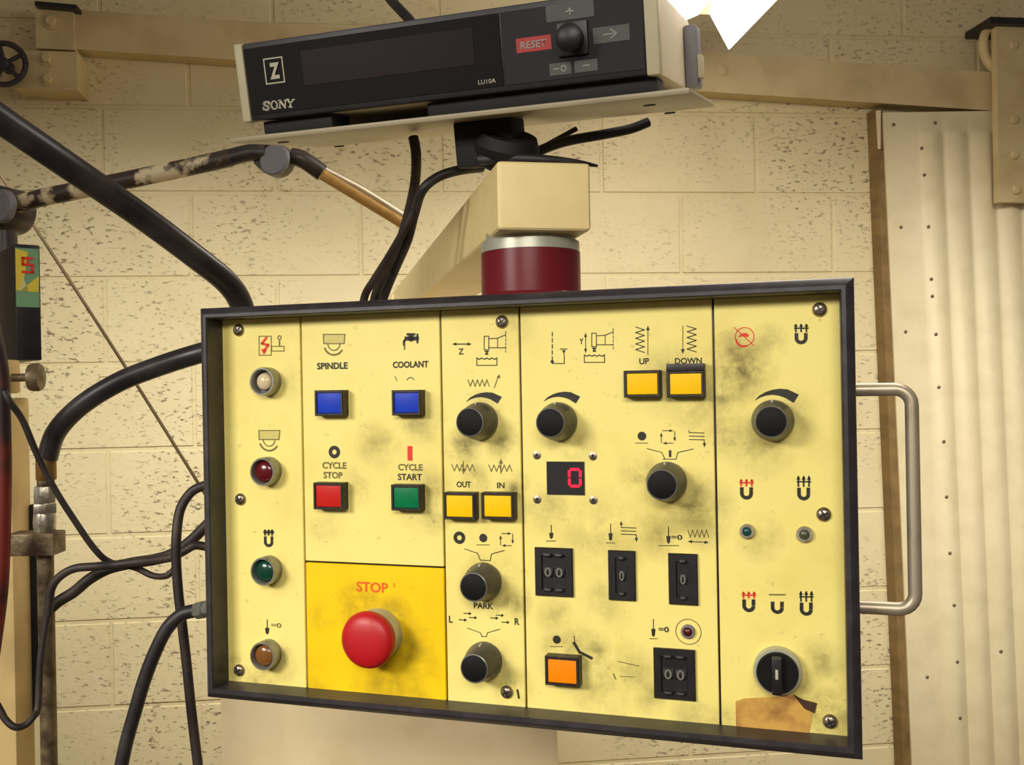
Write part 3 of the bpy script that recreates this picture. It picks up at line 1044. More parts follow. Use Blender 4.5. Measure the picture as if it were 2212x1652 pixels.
# red one-digit display
a = pp(1182.5, 998); b = pp(1262, 1067.5)
cxd, cyd = (a[0] + b[0]) / 2, (a[1] + b[1]) / 2
ds = MB().box((0, 0, 0.0003), (b[0] - a[0], a[1] - b[1], 0.0010), 0.0002, seg=1).build('digit_display', M['black_matt'], panel, loc=(cxd, cyd, PLATE_W), label='small black display showing a red zero')
sg = MB()
dcx, dcy = pp(1242.5, 1031.5); dcx -= cxd; dcy -= cyd
k = 1 / 3230.0
hw_, hh_, th = 12.5 * k, 18.5 * k, 6.5 * k
for (x, y, w, h) in ((0, hh_, hw_ * 2 - th * .5, th), (0, -hh_, hw_ * 2 - th * .5, th), (hw_, hh_ / 2, th, hh_ - th * .45), (hw_, -hh_ / 2, th, hh_ - th * .45),
                     (-hw_, hh_ / 2, th, hh_ - th * .45), (-hw_, -hh_ / 2, th, hh_ - th * .45)):
    sg.box((dcx + x, dcy + y, 0.0010), (w, h, 0.0004), 0.0001, seg=1)
sg.build('lit_segments', M['led_digit'], ds, label='lit red segments')
rect_ring((b[0] - a[0]) / 2 + 0.0005, (a[1] - b[1]) / 2 + 0.0005, [(0, 0), (0, 0.0008), (0.0006, 0.0008), (0.0006, 0)]).build('display_rim', M['bezel'], ds, smooth=0)


def thumbwheel(x0, y0, x1, y1, cols):
    a = pp(x0, y0, PLATE_W + 0.002); b = pp(x1, y1, PLATE_W + 0.002)
    w, h = b[0] - a[0], a[1] - b[1]
    o = MB()
    o.box((0, 0, 0.0005), (w * 0.9, h * 0.9, 0.0012))
    o.add(rect_ring(w / 2, h / 2, [(0, 0), (0, 0.0018), (0.0006, 0.0024), (w * .18 if cols == 2 else w * .26, 0.0024), (w * .2 if cols == 2 else w * .28, 0.0010)]).v,
          rect_ring(w / 2, h / 2, [(0, 0), (0, 0.0018), (0.0006, 0.0024), (w * .18, 0.0024), (w * .2, 0.0010)]).f)
    o = o.build('thumbwheel_switch', M['black'], panel, loc=((a[0] + b[0]) / 2, (a[1] + b[1]) / 2, PLATE_W), smooth=0)
    cw = w * 0.30
    for c in range(cols):
        x = (c - (cols - 1) / 2) * cw
        MB().lathe([(h * .2, -cw * .42), (h * .2, cw * .42)], (x, 0, 0.0023 - h * .2), 24, axis=(1, 0, 0)).build('number_wheel', M['black_matt'], o)
        me = text_mesh('0', cw * 0.62, h * 0.2, 0.02)
        link('wheel_digit', me, M['print_dim'], o, loc=(x, 0, 0.0026))
        for s in (1, -1):
            MB().box((x, s * h * .36, 0.0028), (cw * .7, h * .07, 0.003), 0.0006).build('wheel_button', M['black'], o)
            MB().box((x, s * h * .36 + 0.0012 * 0, 0.0044), (cw * .45, h * .012, 0.0004)).build('button_mark', M['print_dim'], o)


thumbwheel(1154.5, 1182, 1238, 1290, 2)
thumbwheel(1313, 1188.5, 1373.5, 1298.5, 1)
thumbwheel(1443, 1195, 1508, 1308, 1)
thumbwheel(1411, 1399, 1503, 1515, 2)

# strip of stained tape under the selector
tp = Print(PANEL, PLATE_W)
pts = [tp.uv(q) for q in ((1589, 1514), (1607, 1508), (1650, 1506), (1718, 1501), (1741, 1516), (1755, 1538), (1752, 1560), (1747, 1588), (1700, 1583), (1650, 1578), (1590, 1573))]
MB().prism([(q.x, q.y) for q in pts][::-1], PLATE_W, PLATE_W + 0.0004).build('tape_strip', M['tape'], panel, smooth=0, label='torn brown stained tape strip')
tp = Print(PANEL, PLATE_W)
tp.strip([(1712, 1498), (1735, 1510), (1765, 1518)], [(1722, 1510), (1738, 1530), (1760, 1540)])
tp.done('grime_smear', M['smear'], panel, 0.0006)

# bent steel pull handle on the right side
hd = MB()
w_ = -0.024
q = lambda x, y: Vector((*on_plane(PANEL, x, y, w_), w_))
y_a, y_b = q(1900, 841), q(1900, 1313)
xo = q(1970, 900).x
xi = HW - 0.012
r = 0.010
path = [(xi, y_a.y, w_), (xo - r, y_a.y, w_)]
for k in range(1, 7):
    a = math.pi / 2 * k / 6
    path.append((xo - r + r * math.sin(a), y_a.y - r + r * math.cos(a), w_))
path.append((xo, y_b.y + r, w_))
for k in range(1, 7):
    a = math.pi / 2 * k / 6
    path.append((xo - r + r * math.cos(a), y_b.y + r - r * math.sin(a), w_))
path.append((xi, y_b.y, w_))
hd.tube(path, 0.0042, 18, smooth=False)
hd.build('pull_handle', M['steel'], panel, label='bent bare steel pull handle')

# ---------------------------------------------------------------- support arm above the panel
AY = math.radians(11.3)
AD = Vector((-math.sin(AY), math.cos(AY), 0)); AX = Vector((math.cos(AY), math.sin(AY), 0))
A0 = at(1178, 497, 0.705)
ARM = frame(Vector((A0.x, A0.y, 0)), AX, Vector((0, 0, 1)), -AD)          # local z towards the operator
arm = thing('support_arm', 'beige box-section arm with maroon swivel collar carrying the control panel', 'arm', ARM)
zb, zt = at(1178, 497, 0.705).z, at(1178, 349, 0.705).z
aw = 0.0695
L = 1.10
MB().box((0, (zb + zt) / 2, -L / 2), (aw, zt - zb, L), 0.0035, seg=3).build('arm_beam', M['arm'], arm)
zs = at(800, 1420, 1.05).z + 0.0125                    # top of the cabinet below
MB().box((0, (zt - 0.004 + zs) / 2, -L + 0.06), (aw * 1.05, zt - 0.004 - zs, 0.12), 0.004).build('post', M['arm'], arm)
zp = PANEL.translation.z + HH
c0 = at(1146, 560, 0.752)
ci = ARM.inverted() @ c0
mbx = Vector((ci.x, 0, ci.z))
R0 = 0.0385
MB().lathe([(R0 * 1.06, zp - 0.0055), (R0 * 1.06, zp + 0.004), (R0 * 1.02, zp + 0.0065), (R0, zp + 0.0070), (R0, zp + 0.0385)], (0, 0, 0), 56, axis=(0, 1, 0)).build(
    'swivel_collar', M['maroon'], arm, loc=mbx, label='glossy maroon swivel collar')
MB().lathe([(R0 * 0.985, zp + 0.0388), (R0 * 0.985, zp + 0.0465), (R0 * 0.95, zp + 0.0475), (R0 * 0.9, zp + 0.0475), (R0 * 0.9, zb + 0.004)], (0, 0, 0), 56, axis=(0, 1, 0)).build(
    'collar_ring', M['ring'], arm, loc=mbx, label='pale metal collar ring')

# ---------------------------------------------------------------- instrument tray and digital readout on the arm
TILT = math.radians(11.6)
DE = PU.copy()
DT = (PV * math.cos(TILT) + PW * math.sin(TILT)).normalized()            # up along the face, leaning out
DN = DE.cross(DT).normalized()                                            # out of the face
DRO = frame(at(985, 215, 0.70), DE, DT, DN)


def dp(px, py, w=0.0):
    return on_plane(DRO, px, py, w)


dro = thing('digital_readout', 'beige and black digital readout box on the tilted tray above the panel', 'readout', DRO)
bl = dp(541, 264); tl = dp(510, 96); brt = dp(1430, 163)
X0, X1 = dp(527, 262)[0], dp(1428, 160)[0]
Y0 = (dp(541, 262)[1] + brt[1]) / 2
Y1 = tl[1]
DD = 0.17
cw = 0.0075
MB().box(((X0 + X1) / 2, (Y0 + Y1) / 2, -DD / 2 - 0.002), (X1 - X0 - 0.002, Y1 - Y0 - 0.002, DD), 0.002).build('case', M['dro_case_lit'], dro)
for sx in (X0 + cw / 2, X1 - cw / 2 - 0.001):
    MB().box((sx, (Y0 + Y1) / 2, -0.004), (cw + (0.002 if sx > 0 else 0), Y1 - Y0, 0.012), 0.002).build('end_cap', M['dro_case'], dro)
fx0, fx1 = X0 + cw, X1 - cw - 0.002
MB().box(((fx0 + fx1) / 2, (Y0 + Y1) / 2, -0.003), (fx1 - fx0, Y1 - Y0 - 0.001, 0.008), 0.0015).build('front_bezel', M['black'], dro, label='black front bezel')
xs = dp(1085, 100)[0]
fs_ = MB().box(((fx0 + xs) / 2, (Y0 + Y1) / 2, 0.0008), (xs - fx0 - 0.001, Y1 - Y0 - 0.009, 0.0012), 0.0003, seg=1).build('display_sheet', M['dro_face'], dro, smooth=0)
kp = MB().box(((xs + fx1) / 2, (Y0 + Y1) / 2, 0.0008), (fx1 - xs - 0.001, Y1 - Y0 - 0.009, 0.0012), 0.0003, seg=1).build('keypad_sheet', M['dro_face_grey'], dro, smooth=0)
FW = 0.0015


def dro_rect(x0, y0, x1, y1, mat, parent, name, h=0.0004, lift=0.0, label=None):
    a = dp(x0, y0, FW); b = dp(x1, y1, FW)
    return MB().box(((a[0] + b[0]) / 2, (a[1] + b[1]) / 2, FW + lift), (abs(b[0] - a[0]), abs(a[1] - b[1]), h), 0.0001, seg=1).build(name, mat, parent, smooth=0, label=label)


def dro_text(s, px, py, wpx, hpx, parent, mat='print_white', bold=0.02, lift=0.0006):
    P = Print(DRO, FW)
    k = P.scale((px, py))
    u, v = dp(px, py, FW)
    link('lettering', text_mesh(s, wpx * k, hpx * k, bold), M[mat], parent, loc=(u, v, FW + lift))


a = dp(648, 105, FW); b = dp(1027, 143, FW)
ya = (dp(648, 106, FW)[1] + dp(1024, 62, FW)[1]) / 2; yb = (dp(655, 183, FW)[1] + dp(1027, 143, FW)[1]) / 2
MB().box(((a[0] + b[0]) / 2, (ya + yb) / 2, FW), (b[0] - a[0], ya - yb, 0.0004), 0.0001, seg=1).build('display_window', M['dro_window'], fs_, smooth=0, label='dark red smoked display window')
# Z badge
u, v = dp(592.5, 152.5, FW)
sq = Print(DRO, FW).scale((592, 152))
hwz, hhz = 21 * sq, 24 * sq
rect_ring(hwz, hhz, [(0, 0), (0, 0.0004), (2.6 * sq, 0.0004), (2.6 * sq, 0)]).build('badge_border', M['print_white'], fs_, loc=(u, v, FW), smooth=0)
dro_text('Z', 594, 153, 22, 30, fs_, bold=0.05)

# serif maker's lettering, drawn with strokes and slab serifs
sony = Print(DRO, FW)


def glyph(x, y, pts, wd, h=9.5):
    sony.line([(x + a_, y + b_) for a_, b_ in pts], wd)


def base_y(x):
    return 226 - 0.112 * (x - 601)


x = 576
s_ = [(6.5, -4.5), (4, -8), (-1, -8.5), (-5, -6.5), (-5, -3), (-1, -0.6), (3.5, 1.2), (5.5, 4), (4, 7.4), (-1, 8.3), (-5, 7), (-6.5, 4)]
glyph(x, base_y(x), s_, 4)
glyph(x, base_y(x), [(6.8, -9), (6.8, -3.5)], 1.8); glyph(x, base_y(x), [(-6.8, 3.2), (-6.8, 9)], 1.8)
x = 593
sony.ring((x, base_y(x)), 4.6, 8.6, -60, 60, 10).ring((x, base_y(x)), 4.6, 8.6, 120, 240, 10).ring((x, base_y(x)), 6.2, 8.6, 0, 360, 24)
x = 611
yb_ = base_y(x)
glyph(x, yb_, [(-6, -8), (-6, 8)], 2.6); glyph(x, yb_, [(-6, -7.5), (6, 7.5)], 4.2); glyph(x, yb_, [(6, -8), (6, 8)], 2.6)
glyph(x, yb_, [(-9.5, -8.2), (-3.5, -8.2)], 1.8); glyph(x, yb_, [(-9.2, 8.2), (-2.8, 8.2)], 1.8); glyph(x, yb_, [(2.8, -8.2), (9.2, -8.2)], 1.8)
x = 628
yb_ = base_y(x)
glyph(x, yb_, [(-6.5, -8), (0, 0.5)], 4.2); glyph(x, yb_, [(6.5, -8), (0, 0.5)], 2.8); glyph(x, yb_, [(0, 0), (0, 8)], 4.2)
glyph(x, yb_, [(-10, -8.2), (-3, -8.2)], 1.8); glyph(x, yb_, [(3.5, -8.2), (9.5, -8.2)], 1.8); glyph(x, yb_, [(-4, 8.2), (4, 8.2)], 1.8)
sony.done('lettering', M['print_white'], fs_, 0.0004)
dro_text('LU10A', 1052.5, 176, 38, 9, fs_, bold=0.01)

dro_rect(1178, 13, 1284, 35, M['legend_grey'], kp, 'key_legend')
dro_text('+', 1231, 24, 17, 14, kp, 'print_faint')
o = dro_rect(1114, 84, 1192, 106, M['legend_red'], kp, 'key_legend', label='red reset key legend')
dro_text('RESET', 1153, 95.5, 56, 15, kp, 'print_faint')
dro_rect(1280, 61, 1361, 86, M['legend_grey'], kp, 'key_legend')
ar = Print(DRO, FW).line([(1304, 75), (1330, 72)], 2.6).line([(1318, 63), (1333, 71.5), (1320, 82)], 2.6)
ar.done('key_symbol', M['print_faint'], kp, 0.0006)
dro_rect(1186, 138, 1235, 159, M['legend_grey'], kp, 'key_legend')
ar = Print(DRO, FW).line([(1197, 149.5), (1208, 148.5)], 2.6).ring((1218, 147.5), 4, 6.6)
ar.done('key_symbol', M['print_faint'], kp, 0.0006)
dro_rect(1240, 132, 1292, 152, M['legend_grey'], kp, 'key_legend')
ar = Print(DRO, FW).line([(1260, 142), (1274, 140.5)], 2.6)
ar.done('key_symbol', M['print_faint'], kp, 0.0006)
u, v = dp(1238, 84, FW)
jb = MB().box((u, v, FW + 0.001), (0.0215, 0.0225, 0.003), 0.0012).build('joystick_bezel', M['black'], kp)
u, v = dp(1232, 82, FW + 0.010)
MB().lathe([(0.0080, 0), (0.0078, 0.004), (0.0060, 0.0055), (0.0058, 0.009), (0.0085, 0.011), (0.0095, 0.0135), (0.0088, 0.016), (0.006, 0.0176), (0.0004, 0.018)], n=36).build(
    'joystick', M['black'], dro, loc=(u, v, FW))
# foot bars and rear connector
yf = Y0 - 0.0105
for (x0, x1) in ((X0 + 0.012, X0 + 0.072), (X0 + 0.150, X1 - 0.004)):
    MB().box(((x0 + x1) / 2, (Y0 + yf) / 2, -0.022), (x1 - x0, Y0 - yf, 0.03), 0.002).build('foot_bar', M['black_matt'], dro, label='black foot bar')
MB().box(((X0 + X1) / 2, (Y0 + yf) / 2, -0.14), (X1 - X0 - 0.03, Y0 - yf, 0.03), 0.002).build('foot_bar', M['black_matt'], dro, label='black foot bar')
MB().box((X1 + 0.004, (Y0 + Y1) / 2 - 0.004, -0.148), (0.010, 0.048, 0.030), 0.002).build('side_connector', M['joint'], dro)
MB().box((X1 + 0.010, (Y0 + Y1) / 2 - 0.012, -0.142), (0.005, 0.018, 0.014), 0.0015).build('connector_clip', M['dro_case'], dro)

tray = thing('readout_tray', 'grey beige metal tray with holes holding the readout above the arm', 'tray', DRO)
tx0, tx1 = dp(505, 300, -0.002)[0], dp(1492, 205, -0.002)[0]
TD = 0.155
MB().box(((tx0 + tx1) / 2, yf - 0.0020, -TD / 2 + 0.004), (tx1 - tx0, 0.004, TD), 0.0012).build('tray_plate', M['plate_steel'], tray)
I_ = DRO.inverted()


def on_tray(px, py):
    o_ = I_ @ EYE; d_ = I_.to_3x3() @ ray(px, py)
    t = (yf - 0.0041 - o_.y) / d_.y
    return o_ + d_ * t


for (x, y) in ((612, 307), (733, 316), (1403, 227), (1447, 244)):
    p_ = on_tray(x, y)
    MB().lathe([(0.0046, -0.0006), (0.0046, 0.0004)], (p_.x, yf - 0.0040, p_.z), 18, axis=(0, 1, 0)).build('hole', M['black_matt'], tray)
p_ = on_tray(1056, 262)
MB().box((p_.x, yf - 0.0205, p_.z), (0.047, 0.035, 0.035), 0.003).build('swivel_block', M['black_matt'], tray, label='black swivel block')
W2T = DRO.inverted()
top = W2T @ at(1098, 292, 0.735); bot = W2T @ at(1088, 352, 0.745)
axis = (top - bot).normalized()
MB().lathe([(0.016, -0.004), (0.020, 0.002), (0.024, 0.008), (0.0255, 0.014), (0.022, 0.022)], tuple(bot), 32, axis=axis).build('swivel_ball', M['black_matt'], tray, label='black swivel ball')

# ---------------------------------------------------------------- wall-side luminaire above right
LV = -WN                                         # runs square to the wall
LUM = frame(at(1524, 84, 2.08), WX, Vector((0, 0, 1)), WN)   # local z towards the room
lum = thing('luminaire', 'blown-out bright fluorescent lamp hanging in the upper right behind the readout', 'lamp', LUM)
k = 2.08 / FPX
prof = [(-186 * k, -26 * k), (-14 * k, 52 * k), (11 * k, 52 * k), (51 * k, -22 * k)]
for (i, j) in ((0, 1), (2, 3)):
    (x0, y0), (x1, y1) = prof[i], prof[j]
    d_ = Vector((x1 - x0, y1 - y0)).normalized(); n2 = Vector((-d_.y, d_.x)) * 0.004
    MB().prism([(x0, y0), (x1, y1), (x1 + n2.x, y1 + n2.y), (x0 + n2.x, y0 + n2.y)], 0.0, 1.55).build('diffuser_wing', M['glow_lamp'], lum, smooth=0)
MB().box((0, 54 * k + 0.02, 0.775), (0.06, 0.045, 1.55), 0.004).build('housing', M['sheet'], lum)
for zz in (0.3, 1.3):
    MB().tube([(0, 54 * k + 0.04, zz), (0, 54 * k + 0.55, zz)], 0.004, 8, smooth=False).build('hanger_rod', M['steel'], lum)


# ---------------------------------------------------------------- hoses, cables, pipes (left)
def run(name, pts, r, mat, label, cat, n=14, group=None):
    o = MB().tube([at(*p) for p in pts], r, n).build(name, mat, smooth=60)
    return tag(o, label, cat, group)


run('conduit_hose', [(-90, 190, .68), (0, 257, .70), (150, 360, .74), (300, 463, .785), (424, 556, .83), (492, 612, .865), (522, 660, .885), (530, 720, .89)], 0.0106, M['hose'],
    'thick black hose running diagonally from the upper left down behind the panel', 'hose', 18)
run('conduit_hose', [(500, 745, .875), (424, 765, .875), (340, 792, .885), (255, 826, .895), (175, 876, .90), (122, 932, .905), (102, 990, .905)], 0.0092, M['hose'],
    'black hose curving from the panel left side down to the corroded pipe', 'hose', 18)

pipe = thing('conduit_pipe', 'corroded vertical metal pipe with couplings at the lower left', 'pipe')
PD = 0.905


def pipe_lathe(px, y0, y1, rpx, name, mat, label=None, n=20, d=PD, flare=0.0):
    a = at(px, y1, d); b = at(px, y0, d)
    r = rpx * d / FPX
    h = b.z - a.z
    MB().lathe([(r * .96, 0), (r, h * .06), (r * (1 + flare), h * .5), (r, h * .94), (r * .96, h)], (0, 0, 0), n).build(name, mat, pipe, loc=a, label=label)


pipe_lathe(100, 984, 1036, 21, 'ferrule', M['brass_band'], 'brown ferrule')
pipe_lathe(99, 1034, 1052, 18, 'collar', M['pipe'])
pipe_lathe(97, 1050, 1088, 22, 'coupling', M['zinc'], 'zinc coupling', 8, flare=.06)
pipe_lathe(97, 1086, 1108, 25, 'lock_nut', M['zinc'], 'zinc coupling', 6)
pipe_lathe(97, 1106, 1150, 22, 'coupling', M['zinc'], 'zinc coupling', 24, flare=.06)
a = at(97, 1148, PD)
MB().lathe([(0.0074, 0), (0.0074, a.z - 0.02)], (0, 0, 0), 20).build('pipe_run', M['pipe'], pipe, loc=(a.x, a.y, 0.02))
a = at(52, 1175, PD - 0.012); b = at(104, 1175, PD - 0.004)
MB().box(((a.x + b.x) / 2 - 0.001, PD - 0.006, a.z), (0.044, 0.026, 0.0205), 0.002).build('pipe_clamp', M['pipe'], pipe)

colm = thing('machine_column', 'beige machine column at the lower left edge behind the corroded pipe', 'column')
a = at(22, 860, 0.93)
MB().box((a.x - 0.03, 0.9485, (a.z + 0.02) / 2), (0.06, 0.037, a.z - 0.02), 0.003).build('post', M['column'], colm)
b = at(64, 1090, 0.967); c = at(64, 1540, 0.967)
MB().box((b.x + 0.0035, 0.968, (b.z + c.z) / 2), (0.009, 0.012, b.z - c.z), 0.001).build('gap_shadow_strip', M['black_matt'], colm, label='black strip standing in for the gap shadow')  # added bar painting the dark shadow between column and pipe
a = at(6, 815, 0.93)
MB().box((a.x - 0.03, 0.948, a.z + 0.001), (0.06, 0.033, 0.033), 0.003).build('clamp_block', M['column'], colm)
a = at(72, 815, 0.95)
MB().lathe([(0.004, -0.022), (0.004, -0.006), (0.0065, -0.004), (0.0128, -0.003), (0.0136, 0.0), (0.0136, 0.005), (0.0125, 0.0075), (0.006, 0.009), (0.001, 0.0093)], tuple(a), 28, axis=(0.99, 0.10, 0)).build(
    'thumb_screw', M['pipe'], colm, label='dull knurled thumb screw')

run('air_hose', [(-20, 700, .86), (0, 800, .86), (4, 900, .86), (6, 1020, .86), (4, 1150, .86), (-2, 1280, .86), (-20, 1420, .86)], 0.0074, M['red_hose'],
    'red and black hose hanging at the far left edge', 'hose')

# articulated arm with its base block
art = thing('articulated_arm', 'dark jointed arm with peeling silver tube on the left above the panel', 'arm')
AD_ = 1.08
t1 = [at(20, 446, AD_ + .02), at(90, 427, AD_ + .01), at(165, 412, AD_), at(280, 388, AD_), at(430, 356, AD_), at(500, 340, AD_)]
MB().tube(t1, 0.0098, 16).build('tube', M['taped'], art, smooth=60, label='tube with peeling silver coating')
MB().tube([at(495, 341, AD_), at(540, 330, AD_), at(575, 330, AD_)], 0.0094, 16).build('tube_end', M['tube_dark'], art, smooth=60)
a = at(600, 349, AD_ - .02)
MB().lathe([(0.0170, -0.001), (0.0185, 0.003), (0.0185, 0.026), (0.0165, 0.034)], tuple(at(608, 352, AD_ + .03)), 32, axis=(-0.30, -0.95, 0.08)).build('elbow', M['tube_dark'], art)
MB().lathe([(0.0176, 0), (0.0176, 0.004), (0.0160, 0.006)], tuple(at(596, 347, AD_ - .006)), 32, axis=(-0.30, -0.95, 0.08)).build('joint_disc', M['joint'], art, label='grey joint disc')
MB().tube([at(630, 338, AD_ + .01), at(655, 345, AD_ + .01), at(695, 373, AD_ + .02)], 0.0098, 14).build('tube_end', M['tube_dark'], art, smooth=60)
MB().tube([at(686, 362, AD_ + .02), at(780, 412, AD_ + .05), at(875, 472, AD_ + .08)], 0.0062, 12).build('steel_rod', M['steel'], art, smooth=60)
MB().tube([at(694, 376, AD_ + .01), at(780, 428, AD_ + .04), at(868, 482, AD_ + .07)], 0.0060, 12).build('bamboo_splint', M['wood'], art, smooth=60, label='tan bamboo splint')
MB().lathe([(0.024, 0), (0.026, 0.004), (0.026, 0.038), (0.022, 0.045)], tuple(at(48, 462, AD_ + .05)), 32, axis=(-0.42, -0.90, 0.05)).build('elbow', M['tube_dark'], art)
MB().lathe([(0.0185, 0), (0.0185, 0.006), (0.0170, 0.008)], tuple(at(12, 447, AD_ - .008)), 32, axis=(-0.42, -0.90, 0.05)).build('joint_disc', M['joint'], art, label='grey joint disc')
a = at(14, 500, AD_); b = at(14, 545, AD_)
MB().lathe([(0.0115, 0), (0.0115, a.z - b.z)], (0, 0, 0), 20).build('stem', M['tube_dark'], art, loc=b)

# magnetic base block: its corner edge points at the viewer, label on the right face
BY = math.radians(38)
ec = at(33, 652, 1.0)
BASE = frame(ec, Vector((math.cos(BY), math.sin(BY), 0)), Vector((0, 0, 1)), Vector((math.sin(BY), -math.cos(BY), 0)))
bs = thing('base_block', 'black instrument base block with green and yellow sticker at the left edge', 'base', BASE)
bh = (779 - 527) * 1.0 / FPX
bw = 0.0242
MB().box((bw / 2, 0, -0.05), (bw, bh, 0.10), 0.0015).build('body', M['black'], bs)
sx0, sx1 = 0.0008, bw - 0.0012
zt_ = bh / 2 - 0.004
stk = MB().prism([(sx0, zt_ - 0.061), (sx1, zt_ - 0.061), (sx1, zt_), (sx0, zt_)], 0.0, 0.0003).build('sticker', M['sticker_green'], bs, smooth=0, label='green and yellow sticker')
MB().add([(sx0, zt_ - 0.044, .0005), (sx0 + .006, zt_ - 0.044, .0005), (sx0 + 0.012, zt_ - 0.004, .0005), (sx0, zt_ - 0.001, .0005)], [(0, 1, 2, 3)]).build('yellow_patch', M['sticker_yellow'], stk, smooth=0)
MB().add([(sx0 + .003, zt_ - 0.045, .0006), (sx1 - .001, zt_ - 0.045, .0006), (sx1, zt_ - 0.028, .0006)], [(0, 1, 2)]).build('yellow_patch', M['sticker_yellow'], stk, smooth=0)
MB().add([(sx0 + .003, zt_ - 0.045, .0006), (sx0 + .012, zt_ - 0.045, .0006), (sx0 + .007, zt_ - 0.030, .0006)], [(0, 1, 2)]).build('pale_patch', M['sticker_pale'], stk, smooth=0)
g5 = MB()
gx, gy, gw, gh, t_ = sx0 + 0.0055, zt_ - 0.009, 0.0115, 0.017, 0.0026
for (x0, y0, x1, y1) in ((0, 0, gw, -t_), (0, 0, t_, -gh * .55), (0, -gh * .55 + t_, gw, -gh * .55), (gw - t_, -gh * .5, gw, -gh), (0, -gh + t_, gw, -gh), (gw * .42, 0, gw * .42 + t_ * .8, -gh * .45)):
    g5.add([(gx + x0, gy + y0, .0009), (gx + x1, gy + y0, .0009), (gx + x1, gy + y1, .0009), (gx + x0, gy + y1, .0009)], [(0, 1, 2, 3)])
g5.build('lettering', M['print_red'], stk, smooth=0)
run('thin_rod', [(-40, 330, 1.30), (0, 377, 1.30), (75, 490, 1.30), (260, 775, 1.30), (440, 1062, 1.30), (480, 1125, 1.30)], 0.0021, M['rod'],
    'thin straight rod slanting down across the block wall left of the panel', 'rod', 10)

run('cable', [(10, 845, .82), (21, 867, .82), (49, 908, .83), (80, 981, .84), (117, 1054, .85), (160, 1122, .86), (204, 1185, .87), (238, 1214, .88), (290, 1225, .885), (330, 1243, .885), (360, 1243, .88), (380, 1225, .88)],
    0.0029, M['cable'], 'thin dark cable slanting from the beige column to the cable bunch', 'cable', 10)
run('cable', [(104, 1330, .87), (109, 1277, .87), (126, 1248, .87), (160, 1228, .87), (209, 1223, .87), (252, 1219, .875), (310, 1212, .87), (369, 1204, .86), (398, 1190, .86), (422, 1178, .86), (452, 1182, .86)],
    0.0038, M['cable'], 'dark cable looping from the pipe across to the panel side', 'cable', 10)
run('cable', [(105, 1318, .90), (128, 1298, .90), (160, 1278, .90), (194, 1250, .90), (235, 1228, .905), (285, 1216, .90), (335, 1208, .897), (372, 1196, .893), (412, 1168, .89), (455, 1125, .89)],
    0.0052, M['cable'], 'thicker brown-black cable rising across to the panel side', 'cable', 12)
run('cable', [(470, 1046, .85), (441, 1049, .85), (412, 1064, .85), (389, 1102, .845), (381, 1160, .84), (381, 1219, .84), (386, 1287, .84), (393, 1345, .84), (403, 1432, .84), (413, 1530, .84), (427, 1648, .84), (436, 1720, .84)],
    0.0042, M['cable'], 'dark cable hanging straight down beside the panel left edge', 'cable', 12)
run('cable', [(-30, 1480, .85), (0, 1532, .85), (12, 1554, .85), (32, 1570, .85), (54, 1566, .855), (72, 1548, .86), (82, 1525, .868), (88, 1420, .872), (102, 1330, .875)],
    0.0030, M['cable'], 'thin dark cable loop sagging at the lower left corner', 'cable', 10)
run('cable', [(893, 296, .80), (899, 335, .80), (897, 390, .82), (885, 450, .84), (868, 510, .86), (843, 570, .89), (815, 625, .91), (800, 690, .92)],
    0.0042, M['cable'], 'dark cable dropping from the tray along the arm left side', 'cable', 12)
run('cable', [(1040, 362, .82), (990, 368, .80), (945, 383, .80), (912, 412, .80), (896, 460, .82), (880, 520, .84), (852, 585, .87), (830, 640, .89), (815, 700, .90)],
    0.0040, M['rubber'], 'black cable curving off the arm top into the cable bundle', 'cable', 12)
run('cable', [(903, 440, .815), (872, 500, .828), (840, 555, .85), (808, 605, .87), (788, 640, .885), (778, 700, .89)],
    0.0036, M['cable'], 'short brown cable strapped alongside the bundle by the arm', 'cable', 12)
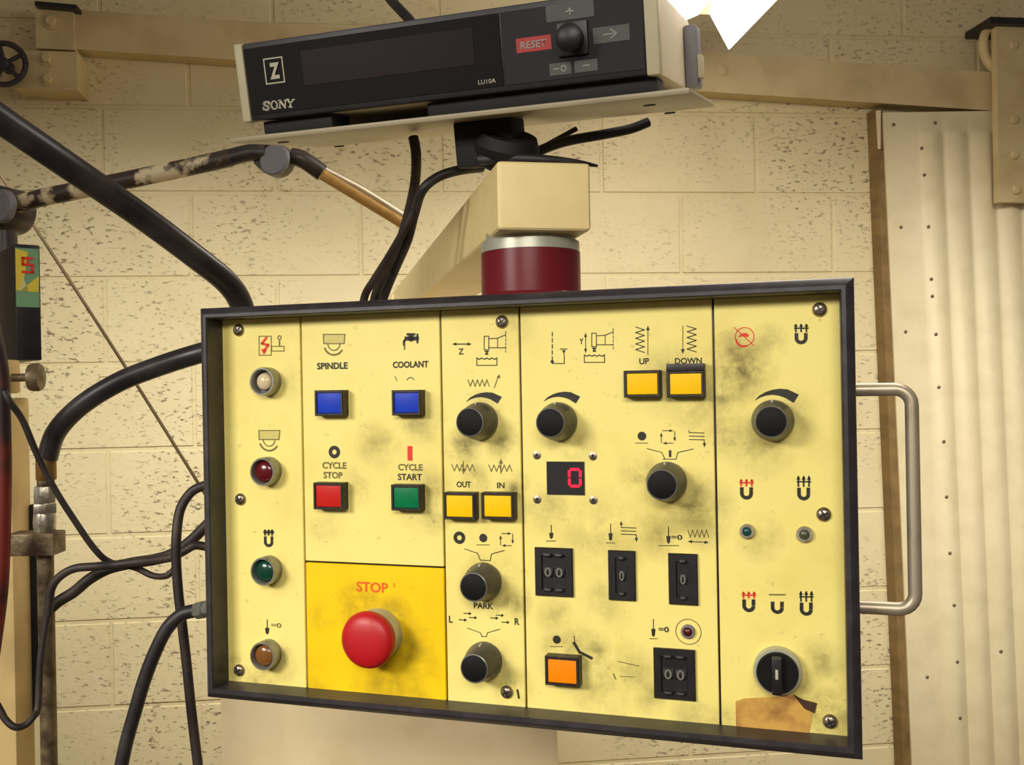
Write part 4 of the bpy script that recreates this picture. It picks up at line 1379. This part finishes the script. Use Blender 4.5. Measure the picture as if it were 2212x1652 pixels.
run('cable', [(1120, 350, .80), (1160, 328, .80), (1220, 306, .81), (1300, 291, .82), (1360, 279, .83), (1400, 264, .835)],
    0.0042, M['rubber'], 'black cable bowing out to the right under the tray', 'cable', 12)
run('cable', [(1130, 335, .82), (1160, 324, .82), (1205, 300, .83), (1245, 278, .835)],
    0.0022, M['rubber'], 'thin black wire rising beside the swivel under the tray', 'cable', 10)
run('cable', [(1035, 345, .73), (1110, 342, .722), (1180, 345, .72), (1240, 350, .725), (1290, 358, .74)],
    [0.004, 0.004, 0.0035, 0.0025, 0.001], M['rubber'], 'flat black cable lying across the arm top', 'cable', 12)
run('cable', [(800, -60, .92), (845, 0, .90), (892, 52, .88), (930, 110, .86)],
    0.0046, M['rubber'], 'black cable coming down behind the readout top', 'cable', 12)
cd = thing('flexible_conduit', 'thick black conduit dropping from a silver gland on the panel side', 'conduit')
MB().tube([at(*p) for p in ((428, 1318, .80), (395, 1326, .80), (362, 1356, .80), (335, 1408, .80), (311, 1471, .80), (291, 1539, .80), (272, 1607, .80), (255, 1690, .80))], 0.0056, 16).build('conduit_run', M['rubber'], cd, smooth=60)
a = at(424, 1319, .80); b = at(462, 1312, .792)
MB().lathe([(0.0062, 0), (0.0072, 0.002), (0.0072, (b - a).length * .5), (0.0058, (b - a).length * .55), (0.0058, (b - a).length)], tuple(a), 8, axis=(b - a).normalized()).build('gland', M['chrome'], cd, label='silver gland nut')

# ---------------------------------------------------------------- cabinet behind and below the panel
cab = thing('machine_cabinet', 'cream machine cabinet behind and below the control panel', 'cabinet')
CY_ = 1.05
a = at(474, 1560, CY_); b = at(1205, 1560, CY_)
tz = at(800, 1420, CY_).z
MB().box(((a.x + b.x) / 2, CY_ + 0.5, tz / 2), (b.x - a.x, 1.0, tz - 0.004), 0.006).build('body', M['cabinet'], cab)
MB().box(((a.x + b.x) / 2, CY_ + 0.5, tz + 0.006), (b.x - a.x - 0.01, 0.98, 0.012), 0.003).build('top_sheet', M['cabinet'], cab)
